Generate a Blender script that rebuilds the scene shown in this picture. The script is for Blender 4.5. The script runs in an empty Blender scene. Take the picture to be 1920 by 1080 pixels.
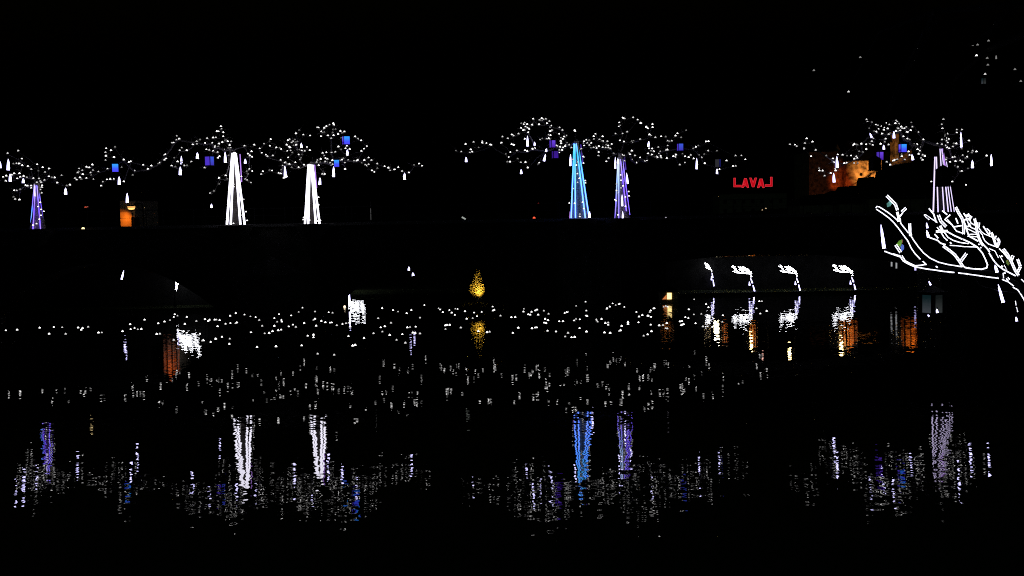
import bpy, bmesh, math, random
from mathutils import Vector, Matrix, Euler
R = math.radians
rnd = random.Random(7)
sc = bpy.context.scene
col = sc.collection

# ------------------------------------------------------------------ camera, night sky, exposure
F = 2200.0                     # focal length in pixels of the 1920 px wide photograph
CAM = Vector((0.0, 0.0, 7.0))  # eye on the terrace, seven metres above the river
PITCH = math.atan(145.0 / F)
ROT = Euler((math.pi / 2 - PITCH, 0, 0)).to_matrix() @ Matrix.Rotation(-0.0187, 3, 'Z')
cam = bpy.data.cameras.new('camera')
cam.sensor_width = 36.0
cam.lens = 36.0 * F / 1920.0
cam.clip_start = 0.1
cam.clip_end = 6000
cam_o = bpy.data.objects.new('camera', cam)
col.objects.link(cam_o)
cam_o.matrix_world = Matrix.Translation(CAM) @ ROT.to_4x4()
sc.camera = cam_o

world = bpy.data.worlds.new('World')
sc.world = world
world.use_nodes = True
wn = world.node_tree.nodes
sky = wn.new('ShaderNodeTexSky')
sky.sky_type = 'NISHITA'
sky.sun_disc = False
sky.sun_elevation = R(-4)
sky.sun_rotation = R(180)
bg = wn['Background']
tint = wn.new('ShaderNodeVectorMath'); tint.operation = 'MULTIPLY'
tint.inputs[1].default_value = (1.0, 2.2, 1.6)   # cold night air
world.node_tree.links.new(sky.outputs[0], tint.inputs[0])
world.node_tree.links.new(tint.outputs[0], bg.inputs[0])
bg.inputs[1].default_value = 0.06

sc.view_settings.view_transform = 'Standard'
sc.view_settings.look = 'None'
sc.view_settings.exposure = 0
sc.view_settings.gamma = 1
sc.view_settings.use_curve_mapping = False
sc.cycles.use_denoising = False
sc.cycles.max_bounces = 4
sc.cycles.diffuse_bounces = 1
sc.cycles.glossy_bounces = 3
sc.cycles.sample_clamp_indirect = 12
sc.cycles.blur_glossy = 0.0
sc.cycles.pixel_filter_type = 'BLACKMAN_HARRIS'
sc.cycles.filter_width = 1.05

# ------------------------------------------------------------------ places: pixel and distance -> point
def ray(px, py):
    return ROT @ Vector(((px - 960.0) / F, -(py - 540.0) / F, -1.0))

def P(px, py, D):
    """the point at distance D (along +Y) that the photograph shows at a pixel"""
    d = ray(px, py)
    return CAM + d * (D / d.y)

def PR(px, py, D):
    """the point at distance D whose mirror image in the river the photograph shows at a pixel"""
    p = P(px, py, D)
    return Vector((p.x, p.y, -p.z))

def PZ(px, py, z):
    d = ray(px, py)
    return CAM + d * ((z - CAM.z) / d.z)

# ------------------------------------------------------------------ materials
def mat(name, base=(0.1, 0.1, 0.1), rough=0.8, noise=0.0, scale=4.0, metal=0.0):
    m = bpy.data.materials.new(name)
    m.use_nodes = True
    nt = m.node_tree
    b = nt.nodes['Principled BSDF']
    b.inputs['Roughness'].default_value = rough
    b.inputs['Metallic'].default_value = metal
    b.inputs['Specular IOR Level'].default_value = 0.5 if max(base) > 0.1 else 0.04
    b.inputs['Base Color'].default_value = (*base, 1)
    if noise:
        tc = nt.nodes.new('ShaderNodeTexCoord')
        n = nt.nodes.new('ShaderNodeTexNoise')
        n.inputs['Scale'].default_value = scale
        n.inputs['Detail'].default_value = 5
        r = nt.nodes.new('ShaderNodeValToRGB')
        r.color_ramp.elements[0].position = 0.3
        r.color_ramp.elements[1].position = 0.72
        r.color_ramp.elements[0].color = (*[c * (1 - noise) for c in base], 1)
        r.color_ramp.elements[1].color = (*[min(1, c * (1 + noise)) for c in base], 1)
        nt.links.new(tc.outputs['Object'], n.inputs['Vector'])
        nt.links.new(n.outputs['Fac'], r.inputs['Fac'])
        nt.links.new(r.outputs['Color'], b.inputs['Base Color'])
    return m

def glow(name, color, strength, sample='FRONT'):
    m = bpy.data.materials.new(name)
    m.use_nodes = True
    nt = m.node_tree
    nt.nodes.clear()
    e = nt.nodes.new('ShaderNodeEmission')
    e.inputs[0].default_value = (*color, 1)
    e.inputs[1].default_value = strength
    o = nt.nodes.new('ShaderNodeOutputMaterial')
    nt.links.new(e.outputs[0], o.inputs[0])
    m.cycles.emission_sampling = sample
    return m

def glow_ramp(name, stops, strength, sample='FRONT', axis='Z', noise=0.0):
    """a lamp whose colour runs along its own length (generated coordinate)"""
    m = glow(name, (1, 1, 1), strength, sample)
    nt = m.node_tree
    e = [n for n in nt.nodes if n.type == 'EMISSION'][0]
    tc = nt.nodes.new('ShaderNodeTexCoord')
    sp = nt.nodes.new('ShaderNodeSeparateXYZ')
    r = nt.nodes.new('ShaderNodeValToRGB')
    cr = r.color_ramp
    while len(cr.elements) < len(stops):
        cr.elements.new(0.5)
    for el, (p, c) in zip(cr.elements, stops):
        el.position = p
        el.color = (*c, 1)
    nt.links.new(tc.outputs['Generated'], sp.inputs[0])
    fac = sp.outputs[axis]
    if noise:
        n = nt.nodes.new('ShaderNodeTexNoise')
        n.inputs['Scale'].default_value = 9
        nt.links.new(tc.outputs['Generated'], n.inputs['Vector'])
        mm = nt.nodes.new('ShaderNodeMath')
        mm.operation = 'MULTIPLY_ADD'
        nt.links.new(n.outputs['Fac'], mm.inputs[0])
        mm.inputs[1].default_value = noise
        nt.links.new(fac, mm.inputs[2])
        fac = mm.outputs[0]
    nt.links.new(fac, r.inputs['Fac'])
    nt.links.new(r.outputs['Color'], e.inputs[0])
    return m

M = {}
M['bark'] = mat('dark_bark', (0.04, 0.036, 0.033), 0.9, 0.4, 6)
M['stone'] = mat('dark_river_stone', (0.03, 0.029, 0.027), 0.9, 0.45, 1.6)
M['paving'] = mat('bridge_paving', (0.04, 0.04, 0.04), 0.85, 0.3, 2)
M['grass'] = mat('night_grass', (0.02, 0.026, 0.012), 0.95, 0.4, 1.2)
M['metal'] = mat('black_iron', (0.006, 0.006, 0.007), 0.8, 0.2, 10)
M['castle'] = mat('castle_stone', (0.34, 0.26, 0.17), 0.95, 0.85, 1.5)
M['slate'] = mat('roof_slate', (0.008, 0.008, 0.009), 0.7, 0.3, 2)
M['plaster'] = mat('old_plaster', (0.35, 0.28, 0.2), 0.9, 0.35, 1.3)
M['leaf'] = mat('lit_leaves', (0.12, 0.10, 0.03), 0.8, 0.5, 5)
M['shaded_stone'] = mat('shaded_black_stone', (0.008, 0.008, 0.008), 0.9, 0.4, 1.6)  # shade put into the colour: stone blackened so terraces and arches stay unlit
M['twig'] = mat('pale_twigs', (0.12, 0.11, 0.105), 0.9, 0.3, 6)
M['pale_bark'] = mat('pale_bark', (0.3, 0.27, 0.2), 0.9, 0.4, 8)
M['dark_glass'] = mat('dark_glass', (0.01, 0.01, 0.012), 0.15)
M['bulb3'] = glow('dome_glow_bright', (1.0, 0.98, 0.97), 2.3)
M['bulb2'] = glow('dome_glow_medium', (1.0, 0.98, 0.97), 0.75)
M['bulb1'] = glow('dome_glow_faint', (1.0, 0.98, 0.95), 0.22)
M['rope'] = glow('led_rope_glow', (0.86, 0.86, 1.0), 2.8)
M['rope_far'] = glow('led_cluster_glow', (0.92, 0.93, 1.0), 27)
M['icicle'] = glow_ramp('icicle_glow', [(0.0, (0.62, 0.58, 1.0)), (0.6, (0.55, 0.52, 1.0)), (1.0, (0.34, 0.32, 0.5))], 6.0)

# ------------------------------------------------------------------ mesh helpers
def link(name, me, m, parent=None, loc=None):
    o = bpy.data.objects.new(name, me)
    col.objects.link(o)
    if m is not None and len(me.materials) == 0:
        for x in (m if isinstance(m, (list, tuple)) else [m]):
            me.materials.append(x)
    if loc is not None:
        o.location = loc
    if parent is not None:
        o.parent = parent
    return o

def mesh(name, verts, faces, smooth=False, mi=None):
    me = bpy.data.meshes.new(name)
    me.from_pydata([tuple(v) for v in verts], [], faces)
    if smooth:
        for p in me.polygons:
            p.use_smooth = True
    if mi:
        for p, i in zip(me.polygons, mi):
            p.material_index = i
    me.update()
    return me

class MB:
    def __init__(s):
        s.v = []; s.f = []; s.mi = []
    def add(s, verts, faces, mi=0):
        n = len(s.v)
        s.v += [Vector(v) for v in verts]
        s.f += [tuple(i + n for i in f) for f in faces]
        s.mi += [mi] * len(faces)
    def box(s, lo, hi, mi=0):
        x0, y0, z0 = lo; x1, y1, z1 = hi
        s.add([(x0,y0,z0),(x1,y0,z0),(x1,y1,z0),(x0,y1,z0),(x0,y0,z1),(x1,y0,z1),(x1,y1,z1),(x0,y1,z1)],
              [(0,3,2,1),(4,5,6,7),(0,1,5,4),(1,2,6,5),(2,3,7,6),(3,0,4,7)], mi)
    def tube(s, pts, radii, n=6, mi=0, caps=True):
        pts = [Vector(p) for p in pts]
        if not isinstance(radii, (list, tuple)):
            radii = [radii] * len(pts)
        rings = []
        base = len(s.v)
        for i, p in enumerate(pts):
            a = pts[max(0, i - 1)]; b = pts[min(len(pts) - 1, i + 1)]
            d = (b - a)
            if d.length < 1e-9:
                d = Vector((0, 0, 1))
            d.normalize()
            u = d.cross(Vector((0, 1, 0.01)))
            if u.length < 1e-4:
                u = d.cross(Vector((1, 0, 0)))
            u.normalize()
            w = d.cross(u)
            for k in range(n):
                t = 2 * math.pi * k / n
                s.v.append(p + (u * math.cos(t) + w * math.sin(t)) * radii[i])
        for i in range(len(pts) - 1):
            for k in range(n):
                k2 = (k + 1) % n
                s.f.append((base + i*n + k, base + i*n + k2, base + (i+1)*n + k2, base + (i+1)*n + k)); s.mi.append(mi)
        if caps:
            s.f.append(tuple(base + k for k in range(n))); s.mi.append(mi)
            s.f.append(tuple(base + (len(pts)-1)*n + k for k in reversed(range(n)))); s.mi.append(mi)
    def lathe(s, prof, n=8, mi=0, c=(0, 0, 0), x=1.0):
        base = len(s.v)
        c = Vector(c)
        for r, z in prof:
            for k in range(n):
                t = 2 * math.pi * (k + 0.5) / n
                s.v.append(c + Vector((r * math.cos(t), r * math.sin(t), z)))
        for i in range(len(prof) - 1):
            for k in range(n):
                k2 = (k + 1) % n
                s.f.append((base + i*n + k, base + i*n + k2, base + (i+1)*n + k2, base + (i+1)*n + k)); s.mi.append(mi)
    def bead(s, p, r, mi=0):
        x, y, z = p
        s.add([(x+r,y,z),(x-r,y,z),(x,y+r,z),(x,y-r,z),(x,y,z+r),(x,y,z-r)],
              [(0,2,4),(2,1,4),(1,3,4),(3,0,4),(2,0,5),(1,2,5),(3,1,5),(0,3,5)], mi)
    def prism(s, outline, y0, y1, mi=0):
        """outline in x,z, extruded from y0 to y1"""
        n = len(outline)
        vs = [(x, y0, z) for x, z in outline] + [(x, y1, z) for x, z in outline]
        fs = [tuple(range(n)), tuple(reversed(range(n, 2*n)))]
        for i in range(n):
            j = (i + 1) % n
            fs.append((i, n + i, n + j, j))
        s.add(vs, fs, mi)
    def build(s, name, m, parent=None, loc=None, smooth=False):
        me = mesh(name, s.v, s.f, smooth, s.mi if any(s.mi) else None)
        for x in (m if isinstance(m, (list, tuple)) else [m]):
            me.materials.append(x)
        return link(name, me, None, parent, loc)

def tag(o, label=None, cat=None, group=None, kind=None):
    if label: o['label'] = label
    if cat: o['category'] = cat
    if group: o['group'] = group
    if kind: o['kind'] = kind
    return o

def empty(name, loc, label=None, cat=None, group=None):
    o = bpy.data.objects.new(name, None)
    col.objects.link(o)
    o.location = loc
    o.empty_display_size = 0.3
    return tag(o, label, cat, group)

def lamp(name, kind, loc, color, energy, parent=None, aim=None, angle=60, blend=0.5, size=0.1):
    l = bpy.data.lights.new(name, kind)
    l.color = color
    l.energy = energy
    l.shadow_soft_size = size
    if kind == 'SPOT':
        l.spot_size = R(angle)
        l.spot_blend = blend
    o = bpy.data.objects.new(name, l)
    col.objects.link(o)
    o.location = loc
    if aim is not None:
        o.rotation_euler = (Vector(aim) - Vector(loc)).to_track_quat('-Z', 'Y').to_euler()
    if parent is not None:
        o.parent = parent
        o.matrix_parent_inverse = Matrix.Translation(-Vector(parent.location))
    return o

# ------------------------------------------------------------------ the river
wm = bpy.data.materials.new('river_water')
wm.use_nodes = True
nt = wm.node_tree
b = nt.nodes['Principled BSDF']
b.inputs['Base Color'].default_value = (0.004, 0.006, 0.005, 1)
b.inputs['Roughness'].default_value = 0.0
b.inputs['IOR'].default_value = 1.333
geo = nt.nodes.new('ShaderNodeNewGeometry')
def ripple(scale, sx, sy, detail, amp, ampx, seed):
    mp = nt.nodes.new('ShaderNodeMapping')
    mp.inputs['Scale'].default_value = (sx, sy, 1)
    mp.inputs['Location'].default_value = (seed, seed * 2.3, seed)
    nt.links.new(geo.outputs['Position'], mp.inputs['Vector'])
    n = nt.nodes.new('ShaderNodeTexNoise')
    n.inputs['Scale'].default_value = scale
    n.inputs['Detail'].default_value = detail
    nt.links.new(mp.outputs[0], n.inputs['Vector'])
    s = nt.nodes.new('ShaderNodeVectorMath'); s.operation = 'SUBTRACT'
    nt.links.new(n.outputs['Color'], s.inputs[0])
    s.inputs[1].default_value = (0.5, 0.5, 0.5)
    k = nt.nodes.new('ShaderNodeVectorMath'); k.operation = 'MULTIPLY'
    nt.links.new(s.outputs[0], k.inputs[0])
    k.inputs[1].default_value = (ampx, amp, 0)
    return k.outputs[0]
# fine ripples, wind waves and the long slow swell; the fine ones die away over calm water far out
parts = [ripple(3.8, 1, 1, 0.6, 0.052, 0.012, 3.1), ripple(0.9, 0.6, 1.3, 2, 0.018, 0.006, 8.7), ripple(0.30, 0.10, 1.0, 2, 0.020, 0.002, 5.3), ripple(0.55, 0.045, 1.0, 3, 0.050, 0.0, 12.9)]
sep = nt.nodes.new('ShaderNodeSeparateXYZ')
nt.links.new(geo.outputs['Position'], sep.inputs[0])
calm_in = nt.nodes.new('ShaderNodeMath'); calm_in.operation = 'MULTIPLY'
nt.links.new(sep.outputs['Y'], calm_in.inputs[0]); calm_in.inputs[1].default_value = 0.01
calm = nt.nodes.new('ShaderNodeValToRGB')
for i, (p_, v_) in enumerate(((0.27, 1.0), (0.38, 0.78), (0.52, 0.72), (0.66, 1.2), (0.86, 2.2))):
    el = calm.color_ramp.elements[i] if i < 2 else calm.color_ramp.elements.new(p_)
    el.position = p_; el.color = (v_, v_, v_, 1)
nt.links.new(calm_in.outputs[0], calm.inputs[0])
kk = nt.nodes.new('ShaderNodeVectorMath'); kk.operation = 'SCALE'
nt.links.new(parts[0], kk.inputs[0]); nt.links.new(calm.outputs[0], kk.inputs['Scale'])
a1 = nt.nodes.new('ShaderNodeVectorMath'); a1.operation = 'ADD'
nt.links.new(kk.outputs[0], a1.inputs[0]); nt.links.new(parts[1], a1.inputs[1])
a2 = nt.nodes.new('ShaderNodeVectorMath'); a2.operation = 'ADD'
nt.links.new(a1.outputs[0], a2.inputs[0]); nt.links.new(parts[2], a2.inputs[1])
far = nt.nodes.new('ShaderNodeMapRange')
nt.links.new(sep.outputs['Y'], far.inputs['Value'])
far.inputs['From Min'].default_value = 52
far.inputs['From Max'].default_value = 74
kf = nt.nodes.new('ShaderNodeVectorMath'); kf.operation = 'SCALE'
nt.links.new(parts[3], kf.inputs[0]); nt.links.new(far.outputs[0], kf.inputs['Scale'])
a2b = nt.nodes.new('ShaderNodeVectorMath'); a2b.operation = 'ADD'
nt.links.new(a2.outputs[0], a2b.inputs[0]); nt.links.new(kf.outputs[0], a2b.inputs[1])
a3 = nt.nodes.new('ShaderNodeVectorMath'); a3.operation = 'ADD'
nt.links.new(a2b.outputs[0], a3.inputs[0]); a3.inputs[1].default_value = (0, 0, 1)
nn = nt.nodes.new('ShaderNodeVectorMath'); nn.operation = 'NORMALIZE'
nt.links.new(a3.outputs[0], nn.inputs[0])
nt.links.new(nn.outputs[0], b.inputs['Normal'])
w = link('river_water', mesh('river_water', [(-300, 17.6, 0), (300, 17.6, 0), (300, 400, 0), (-300, 400, 0)], [(0, 1, 2, 3)]), wm)
tag(w, 'dark calm river reflecting the lights', kind='structure')

# ------------------------------------------------------------------ banks and hill
def slab(name, outline, z0, z1, m, label):
    """flat ground with an edge down to z0; outline in x, y"""
    n = len(outline)
    vs = [(x, y, z1) for x, y in outline] + [(x, y, z0) for x, y in outline]
    fs = [tuple(range(n))] + [(i, n + i, n + (i+1) % n, (i+1) % n) for i in range(n)]
    o = link(name, mesh(name, vs, fs), m)
    return tag(o, label, kind='structure')
slab('near_quay', [(-120, -40), (120, -40), (120, 17.8), (-120, 17.8)], -1, 1.0, M['stone'], 'stone quay on the near bank')
slab('street_terrace', [(12.6, 95.9), (60, 95.9), (60, 118), (12.6, 118)], -0.5, 2.9, M['shaded_stone'], 'raised street beyond the bridge at the right')
slab('embankment', [(-60, 90.4), (-28.3, 90.4), (-28.3, 109), (-60, 109)], 0, 6.0, M['shaded_stone'], 'embankment street at the left end of the bridge')
slab('bank_terrace', [(-60, 89.9), (-16.5, 89.9), (-16.5, 110), (-60, 110)], -0.5, 2.75, M['shaded_stone'], 'raised bank beyond the bridge at the left')
slab('far_bank_ground', [(-2500, 87.2), (-15.4, 87.2), (-15.0, 104), (12.2, 104), (13.0, 92.3), (2500, 92.3), (2500, 3500), (-2500, 3500)], -1, 0.22, M['grass'], 'dark ground of the far bank')
# castle hill
hv, hf = [], []
NX, NY = 30, 18
for j in range(NY):
    for i in range(NX):
        x = -20 + 220 * i / (NX - 1); y = 120 + 260 * j / (NY - 1)
        u = ((x - 95) / 95) ** 2 + ((y - 260) / 120) ** 2
        h = 6.2 * max(0, 1 - u) ** 0.7 if u < 1 else 0
        hv.append((x, y, 0.23 + h + (0.5 * rnd.random() if h > 1 else 0)))
for j in range(NY - 1):
    for i in range(NX - 1):
        a = j * NX + i
        hf.append((a, a + 1, a + NX + 1, a + NX))
tag(link('castle_hill', mesh('castle_hill', hv, hf, True), M['grass']), 'dark hill under the old castle', kind='structure')
# islet
t = MB(); t.lathe([(2.4, -1), (2.2, 0.3), (1.6, 0.5), (0.0, 0.55)], 10)
ip = P(898, 569, 83.6)
tag(t.build('islet', M['grass'], loc=(ip.x, ip.y + 0.5, 0)), 'small dark islet under the yellow tree', kind='structure')

# ------------------------------------------------------------------ the old bridge
BY = 75.6          # upstream face of the bridge
DECK = 6.42
def bz(px, py): return P(px, py, BY)
bridge = empty('stone_bridge', (0, BY, 0), 'dark old stone arch bridge crossing the river under the lit trees', 'bridge')
def arch_curve(cx, half, y0, k):
    pts = []
    for i in range(25):
        o = -half + 2 * half * i / 24
        yy = y0 + k * (o / 137.0) ** 2
        p = bz(cx + o, yy)
        pts.append((p.x, max(p.z, -1.0)))
    return pts
arches = [arch_curve(-430, 262, 492, 36), arch_curve(195, 240, 494, 36), arch_curve(817, 230, 486, 44), arch_curve(1465, 300, 477, 6.0), arch_curve(2130, 290, 470, 20)]
prev = bz(-760, 400).x
for i, a in enumerate(arches):
    mb = MB()
    # pier left of this arch up to the crown of the arch
    xl = prev
    xr = a[0][0]
    top = DECK - 0.16
    mb.prism([(xl, -1.2), (xr, -1.2), (xr, top), (xl, top)], 0, 4.5)
    # cutwater
    xc = (xl + xr) / 2; hw = (xr - xl) / 2 * 0.85
    mb.add([(xc - hw, 0, -1), (xc, -min(1.6, hw), -1), (xc + hw, 0, -1), (xc - hw, 0, 3.2), (xc, -min(1.6, hw), 3.2), (xc + hw, 0, 3.2), (xc, 0, 4.4)],
           [(0, 1, 4, 3), (1, 2, 5, 4), (3, 4, 6), (4, 5, 6)])
    mb.build('pier', M['stone'], bridge)
    sp = MB()
    for (x0, z0), (x1, z1) in zip(a[:-1], a[1:]):
        sp.add([(x0, 0, z0), (x1, 0, z1), (x1, 0, top), (x0, 0, top), (x0, 4.5, z0), (x1, 4.5, z1), (x1, 4.5, top), (x0, 4.5, top)],
               [(0, 1, 2, 3), (7, 6, 5, 4), (0, 4, 5, 1)])
    sp.build('arch', M['shaded_stone'], bridge)
    ring = MB()
    for (x0, z0), (x1, z1) in zip(a[:-1], a[1:]):
        d = Vector((x1 - x0, 0, z1 - z0)).normalized(); nrm = Vector((-d.z, 0, d.x)) * 0.38
        g = d * 0.012
        q0 = Vector((x0, 0, z0)) + g; q1 = Vector((x1, 0, z1)) - g
        ring.add([(q0.x, -0.06, q0.z), (q1.x, -0.06, q1.z), (q1.x + nrm.x, -0.06, q1.z + nrm.z), (q0.x + nrm.x, -0.06, q0.z + nrm.z),
                  (q0.x, 0.003, q0.z), (q1.x, 0.003, q1.z), (q1.x + nrm.x, 0.003, q1.z + nrm.z), (q0.x + nrm.x, 0.003, q0.z + nrm.z)],
                 [(0, 1, 2, 3), (0, 4, 5, 1), (1, 5, 6, 2), (2, 6, 7, 3), (3, 7, 4, 0)])
    ring.build('arch_ring', M['shaded_stone'], bridge)
    prev = a[-1][0]
xa = bz(-760, 400).x; xb = prev
mb = MB(); mb.box((xa, -0.15, DECK - 0.16), (xb, 4.65, DECK)); mb.build('deck', M['paving'], bridge)
for yy in (1.5, 4.4):
    mb = MB()
    for zz in (0.55, 1.02):
        mb.box((xa, yy, DECK + zz), (xb, yy + 0.025, DECK + zz + 0.025))
    mb.build('rail', M['metal'], bridge)
    mb = MB(); mb.box((0, yy - 0.01, DECK), (0.05, yy + 0.05, DECK + 1.1)); first = mb.build('rail_post', M['metal'], bridge)
    first.location.x = x = xa
    while x < xb - 2:
        x += 2.0
        o = first.copy(); col.objects.link(o); o.location.x = x

# ------------------------------------------------------------------ dome lights (shared meshes)
def dome_mesh(name, r, m, stake=0.0):
    mb = MB()
    h = r * 1.55
    mb.lathe([(r * 0.98, 0), (r, r * 0.22), (r * 0.86, r * 0.6), (r * 0.55, r * 0.95), (r * 0.2, r * 1.3), (0.0, h)], 8)
    mb.lathe([(0.0, -r * 0.25), (r * 0.8, -r * 0.22), (r * 1.02, -0.002)], 8, 1)
    if stake:
        mb.lathe([(0.010, -stake), (0.008, -r * 0.24)], 5, 1)
    me = mesh(name, mb.v, mb.f, False, mb.mi)
    me.materials.append(m); me.materials.append(M['metal'])
    return me
def pick(r=None):
    r = rnd.random() if r is None else r
    return 2 if r < 0.54 else (1 if r < 0.82 else 0)

def unpack(s, x0, y0, k=8.0):
    out = []
    for a in s.split():
        x, y = a.split(',')
        out.append((x0 + float(x) / k, y0 + float(y) / k))
    return out

# ------------------------------------------------------------------ bulbs of the trees, read off the photograph
T1 = unpack("275,187 117,225 327,305 200,383 247,375 290,380 332,407 420,420 468,465 557,390 640,437 575,487 738,457 215,528 293,528 178,552 47,580 93,563 305,582 355,567 403,585 260,600 502,598 585,605 605,640 620,660 555,662 467,713 470,745 630,705 628,735 610,768 628,820 383,703 413,715 210,780 252,782 300,767 205,880 228,912 293,922 733,573 780,587 823,590 860,668 1000,710 1048,697 925,555 668,628 675,510 85,640", 0, 260)
T2 = unpack("1185,453 1235,482 1297,430 1340,440 1385,395 1180,500 1165,518 1240,540 1360,517 1397,480 1475,500 1370,550 1125,600 1150,620 1200,590 1220,615 1297,597 1400,612 1543,652 1518,715 1607,617 1653,612 1708,610 1583,328 1588,265 1583,212 1593,150 1667,182 1725,130 1710,285 1858,322 1613,458 1825,433 1857,648", 0, 260)
T2 += unpack("15,638 43,625 100,765 72,832 228,678 300,742 350,692 455,662 480,650 545,533 560,520 573,583 548,605 655,693 710,708 692,573 743,630 732,243 770,290 727,303 660,350 685,345 807,422 777,462 880,462 845,690 885,688 808,660 805,628 952,632 973,375 1042,360 1030,327 1080,300 1155,350 1187,280 1277,272 1318,270 1265,350 1335,175 1360,177 1395,103 1402,137 1428,192 1430,250 1462,305 1495,327 1548,327 1415,338 1363,362 1355,402 1305,397 1297,415 1175,447 1218,457 1280,472 1345,488 1448,448 1522,380 1505,425 1540,425 1530,455 1370,552 1350,573 1510,540 1188,637 1148,722 1200,682 1465,840 1368,875 1490,890 1368,965 1290,1070 1748,393 1893,380 1853,478 1800,510 1830,540 1858,558 1822,740 1782,775 1862,772 1800,815 1760,890 1785,908 1845,945 1232,1105 1288,1072", 240, 225)
T3 = unpack("55,433 88,498 150,527 172,550 253,538 120,363 203,325 220,292 208,392 307,420 378,440 355,425 460,377 480,312 503,295 585,298 553,325 535,342 592,342 622,330 565,388 605,380 497,410 515,418 472,470 520,463 543,497 620,450 652,450 685,465 733,470 640,525 693,520 677,572 662,598 765,412 808,462 647,160 600,208 710,227 812,240 975,248 920,117 938,120 1018,147 1025,125 980,178 1000,195 1025,187 1057,100 1103,78 1160,57 1167,77 1160,150 1195,143 1152,197 1163,237 1077,240 1130,282 1232,217 1265,172 1293,200 1327,183 1278,275 1485,255 1530,290 1578,310 1665,398 1620,438 1580,472 1365,395 1238,405 1275,445 1345,433 1405,443 1370,535 1192,485 1135,490 1055,490 1000,503 1023,540 1043,575 1070,592 1040,630 1080,653 1115,650 1147,610 1125,680 1150,672 1255,610 1290,600 1310,582 1383,605 1472,620 1510,615 1527,608 1585,650 1625,607 1690,570 1733,608 1640,680 1658,692 1690,673 1817,662 1820,730 1775,783 1740,765 1337,742 1335,645 485,567 370,605 437,645 452,640 465,665 500,668 400,690 592,640 720,677 640,715 535,718 820,643 920,607 970,590 965,637 912,640 940,685 995,815 1030,817 240,765 205,757 103,778 78,818 340,800 370,812 380,755 418,873 440,860 460,853", 480, 225)
T3 += unpack("648,700 705,723 728,763 798,745 855,713 912,772 1015,793 1090,683 1168,660 1213,693", 640, 225)
T4 = unpack("117,547 200,560 265,447 385,417 460,498 340,530 328,573 362,562 513,405 513,428 578,432 630,457 650,458 818,337 897,363 803,430 957,303 985,322 1057,293 957,452 990,460 935,567 868,595 913,643 890,712 928,713 1035,545 1045,668 1093,722 1163,718 1197,800 1155,542 1187,553 1155,370 1265,520 1300,508 1300,440 1350,750 1370,728 1380,380 1413,362 1098,137 1137,150 1150,128 1188,150 1095,208 1163,187 1192,203 1215,220 1147,235 1127,240 1203,270 1207,295 1260,158 1275,72 1285,80 1370,85 1405,60 1390,88 1430,75 1415,97 1467,72 1520,105 1487,137 1365,152 1537,190 1547,172 1533,253 1560,238 1510,307 1535,315 1480,370 1510,360 1557,373 1533,385 1470,537 1673,200 1715,237 1665,295 1693,353 1740,333 1775,320 1757,345 1727,370 1690,402 1697,437 1620,467 1643,475 1680,490 1670,537 1710,537 1665,572 1787,425 1730,500 1755,480 1775,455 1818,460 1853,502 1900,240 1908,257 1565,410 1590,415 1540,415 1545,470 1575,455", 840, 215)
T4 += unpack("120,405 153,385 200,390 120,430 172,432 230,430 197,463 122,467 222,502 265,500 80,520 110,640 110,735", 1080, 215)
T5 = unpack("297,483 310,507 345,480 400,493 445,503 487,500 515,518 290,293 267,332 270,372 353,378 387,400 405,402 400,333 473,405 453,458 480,470 535,445 340,565 335,620 567,588 490,658 455,705 650,123 645,182 660,168 710,62 730,65 700,50 855,48 925,82 968,132 980,132 1053,190 1073,210 1147,150 1147,195 768,265 593,290 700,288 660,390 718,410 840,420 862,398 838,405 963,375 837,548 797,583 808,600 885,620 962,648 833,675 905,725 1030,703 1068,690 1103,305 1123,322 1190,348 1278,330 1345,337 1095,510 1142,513 1123,548 1163,555 1235,492 1080,590 1140,607 1265,555 1250,585 1225,650 1255,635 1270,627 1278,652 1210,632 1363,660 1375,470 1355,535 1370,533 1375,400 1400,408 1437,400 1493,322 1523,287 1575,348 1653,238 1460,630 1500,607 1502,640 1597,593 1635,630 1690,645 1723,613 1635,725 1557,758 1765,665 1845,612 1883,650 1757,515 1797,490 1833,470 720,617 690,607 727,698", 1080, 215)
T5 += unpack("672,210 707,207 700,347 835,350 643,397 602,452 565,410 652,535 873,623 977,497 1113,422 1260,477 1075,578 1115,577 1200,418", 1240, 240)
T6 = unpack("168,453 245,457 272,477 420,365 508,413 392,435 383,510 380,520 557,537 487,628 713,622 813,667 830,718 887,603 957,610 1025,620 1087,620 1165,630 1180,655 1135,670 985,735 1020,727 1130,730 1185,730 607,808 610,845 660,847 690,925 780,883 847,820 853,845 1120,460 1135,447 1165,450 1180,460 1240,443 1310,450 1365,445 1410,460 1397,405 1420,363 1313,522 1207,557 1262,568 1320,78 1332,110 1397,120 1457,157 1490,165 1358,208 1548,180 1577,200 1497,220 1577,232 1610,130 1660,152 1635,215 1435,253 1463,263 1545,290 1567,290 1650,300 1670,285 1605,370 1760,92 1778,110 1800,143 1750,135 1780,205 1795,215 1838,187 1857,213 1885,210 1825,243 1790,258 1757,253 1530,443 1590,415 1650,455 1620,715 1673,758 1720,697 1740,688 1777,677 1845,597 1845,628 1890,680 1870,335 1887,375", 1460, 215)
T6 += unpack("230,123 245,187 155,190 218,240 165,268 180,272 335,267 410,380 395,385 170,365 205,382 220,438 267,445 313,452 373,490 357,547 323,527 340,593 400,610 432,625 375,655 400,685 130,680 203,610 190,560 697,212 712,75 687,150 770,293 742,305 740,325 750,355 790,370 755,398 738,378 775,425 620,443 690,380 688,450 867,437 903,440 852,487 910,275 1093,397 983,517 770,500 740,470 800,512 847,645 880,640 1000,612 1067,637 1040,660 1150,550 1138,575 963,692 997,715 890,705 885,770 928,790 1080,812 960,858 988,855 810,713 757,655 750,680 843,1010 1360,620 912,230 990,232 1208,560 1083,560", 1680, 215)
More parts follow.
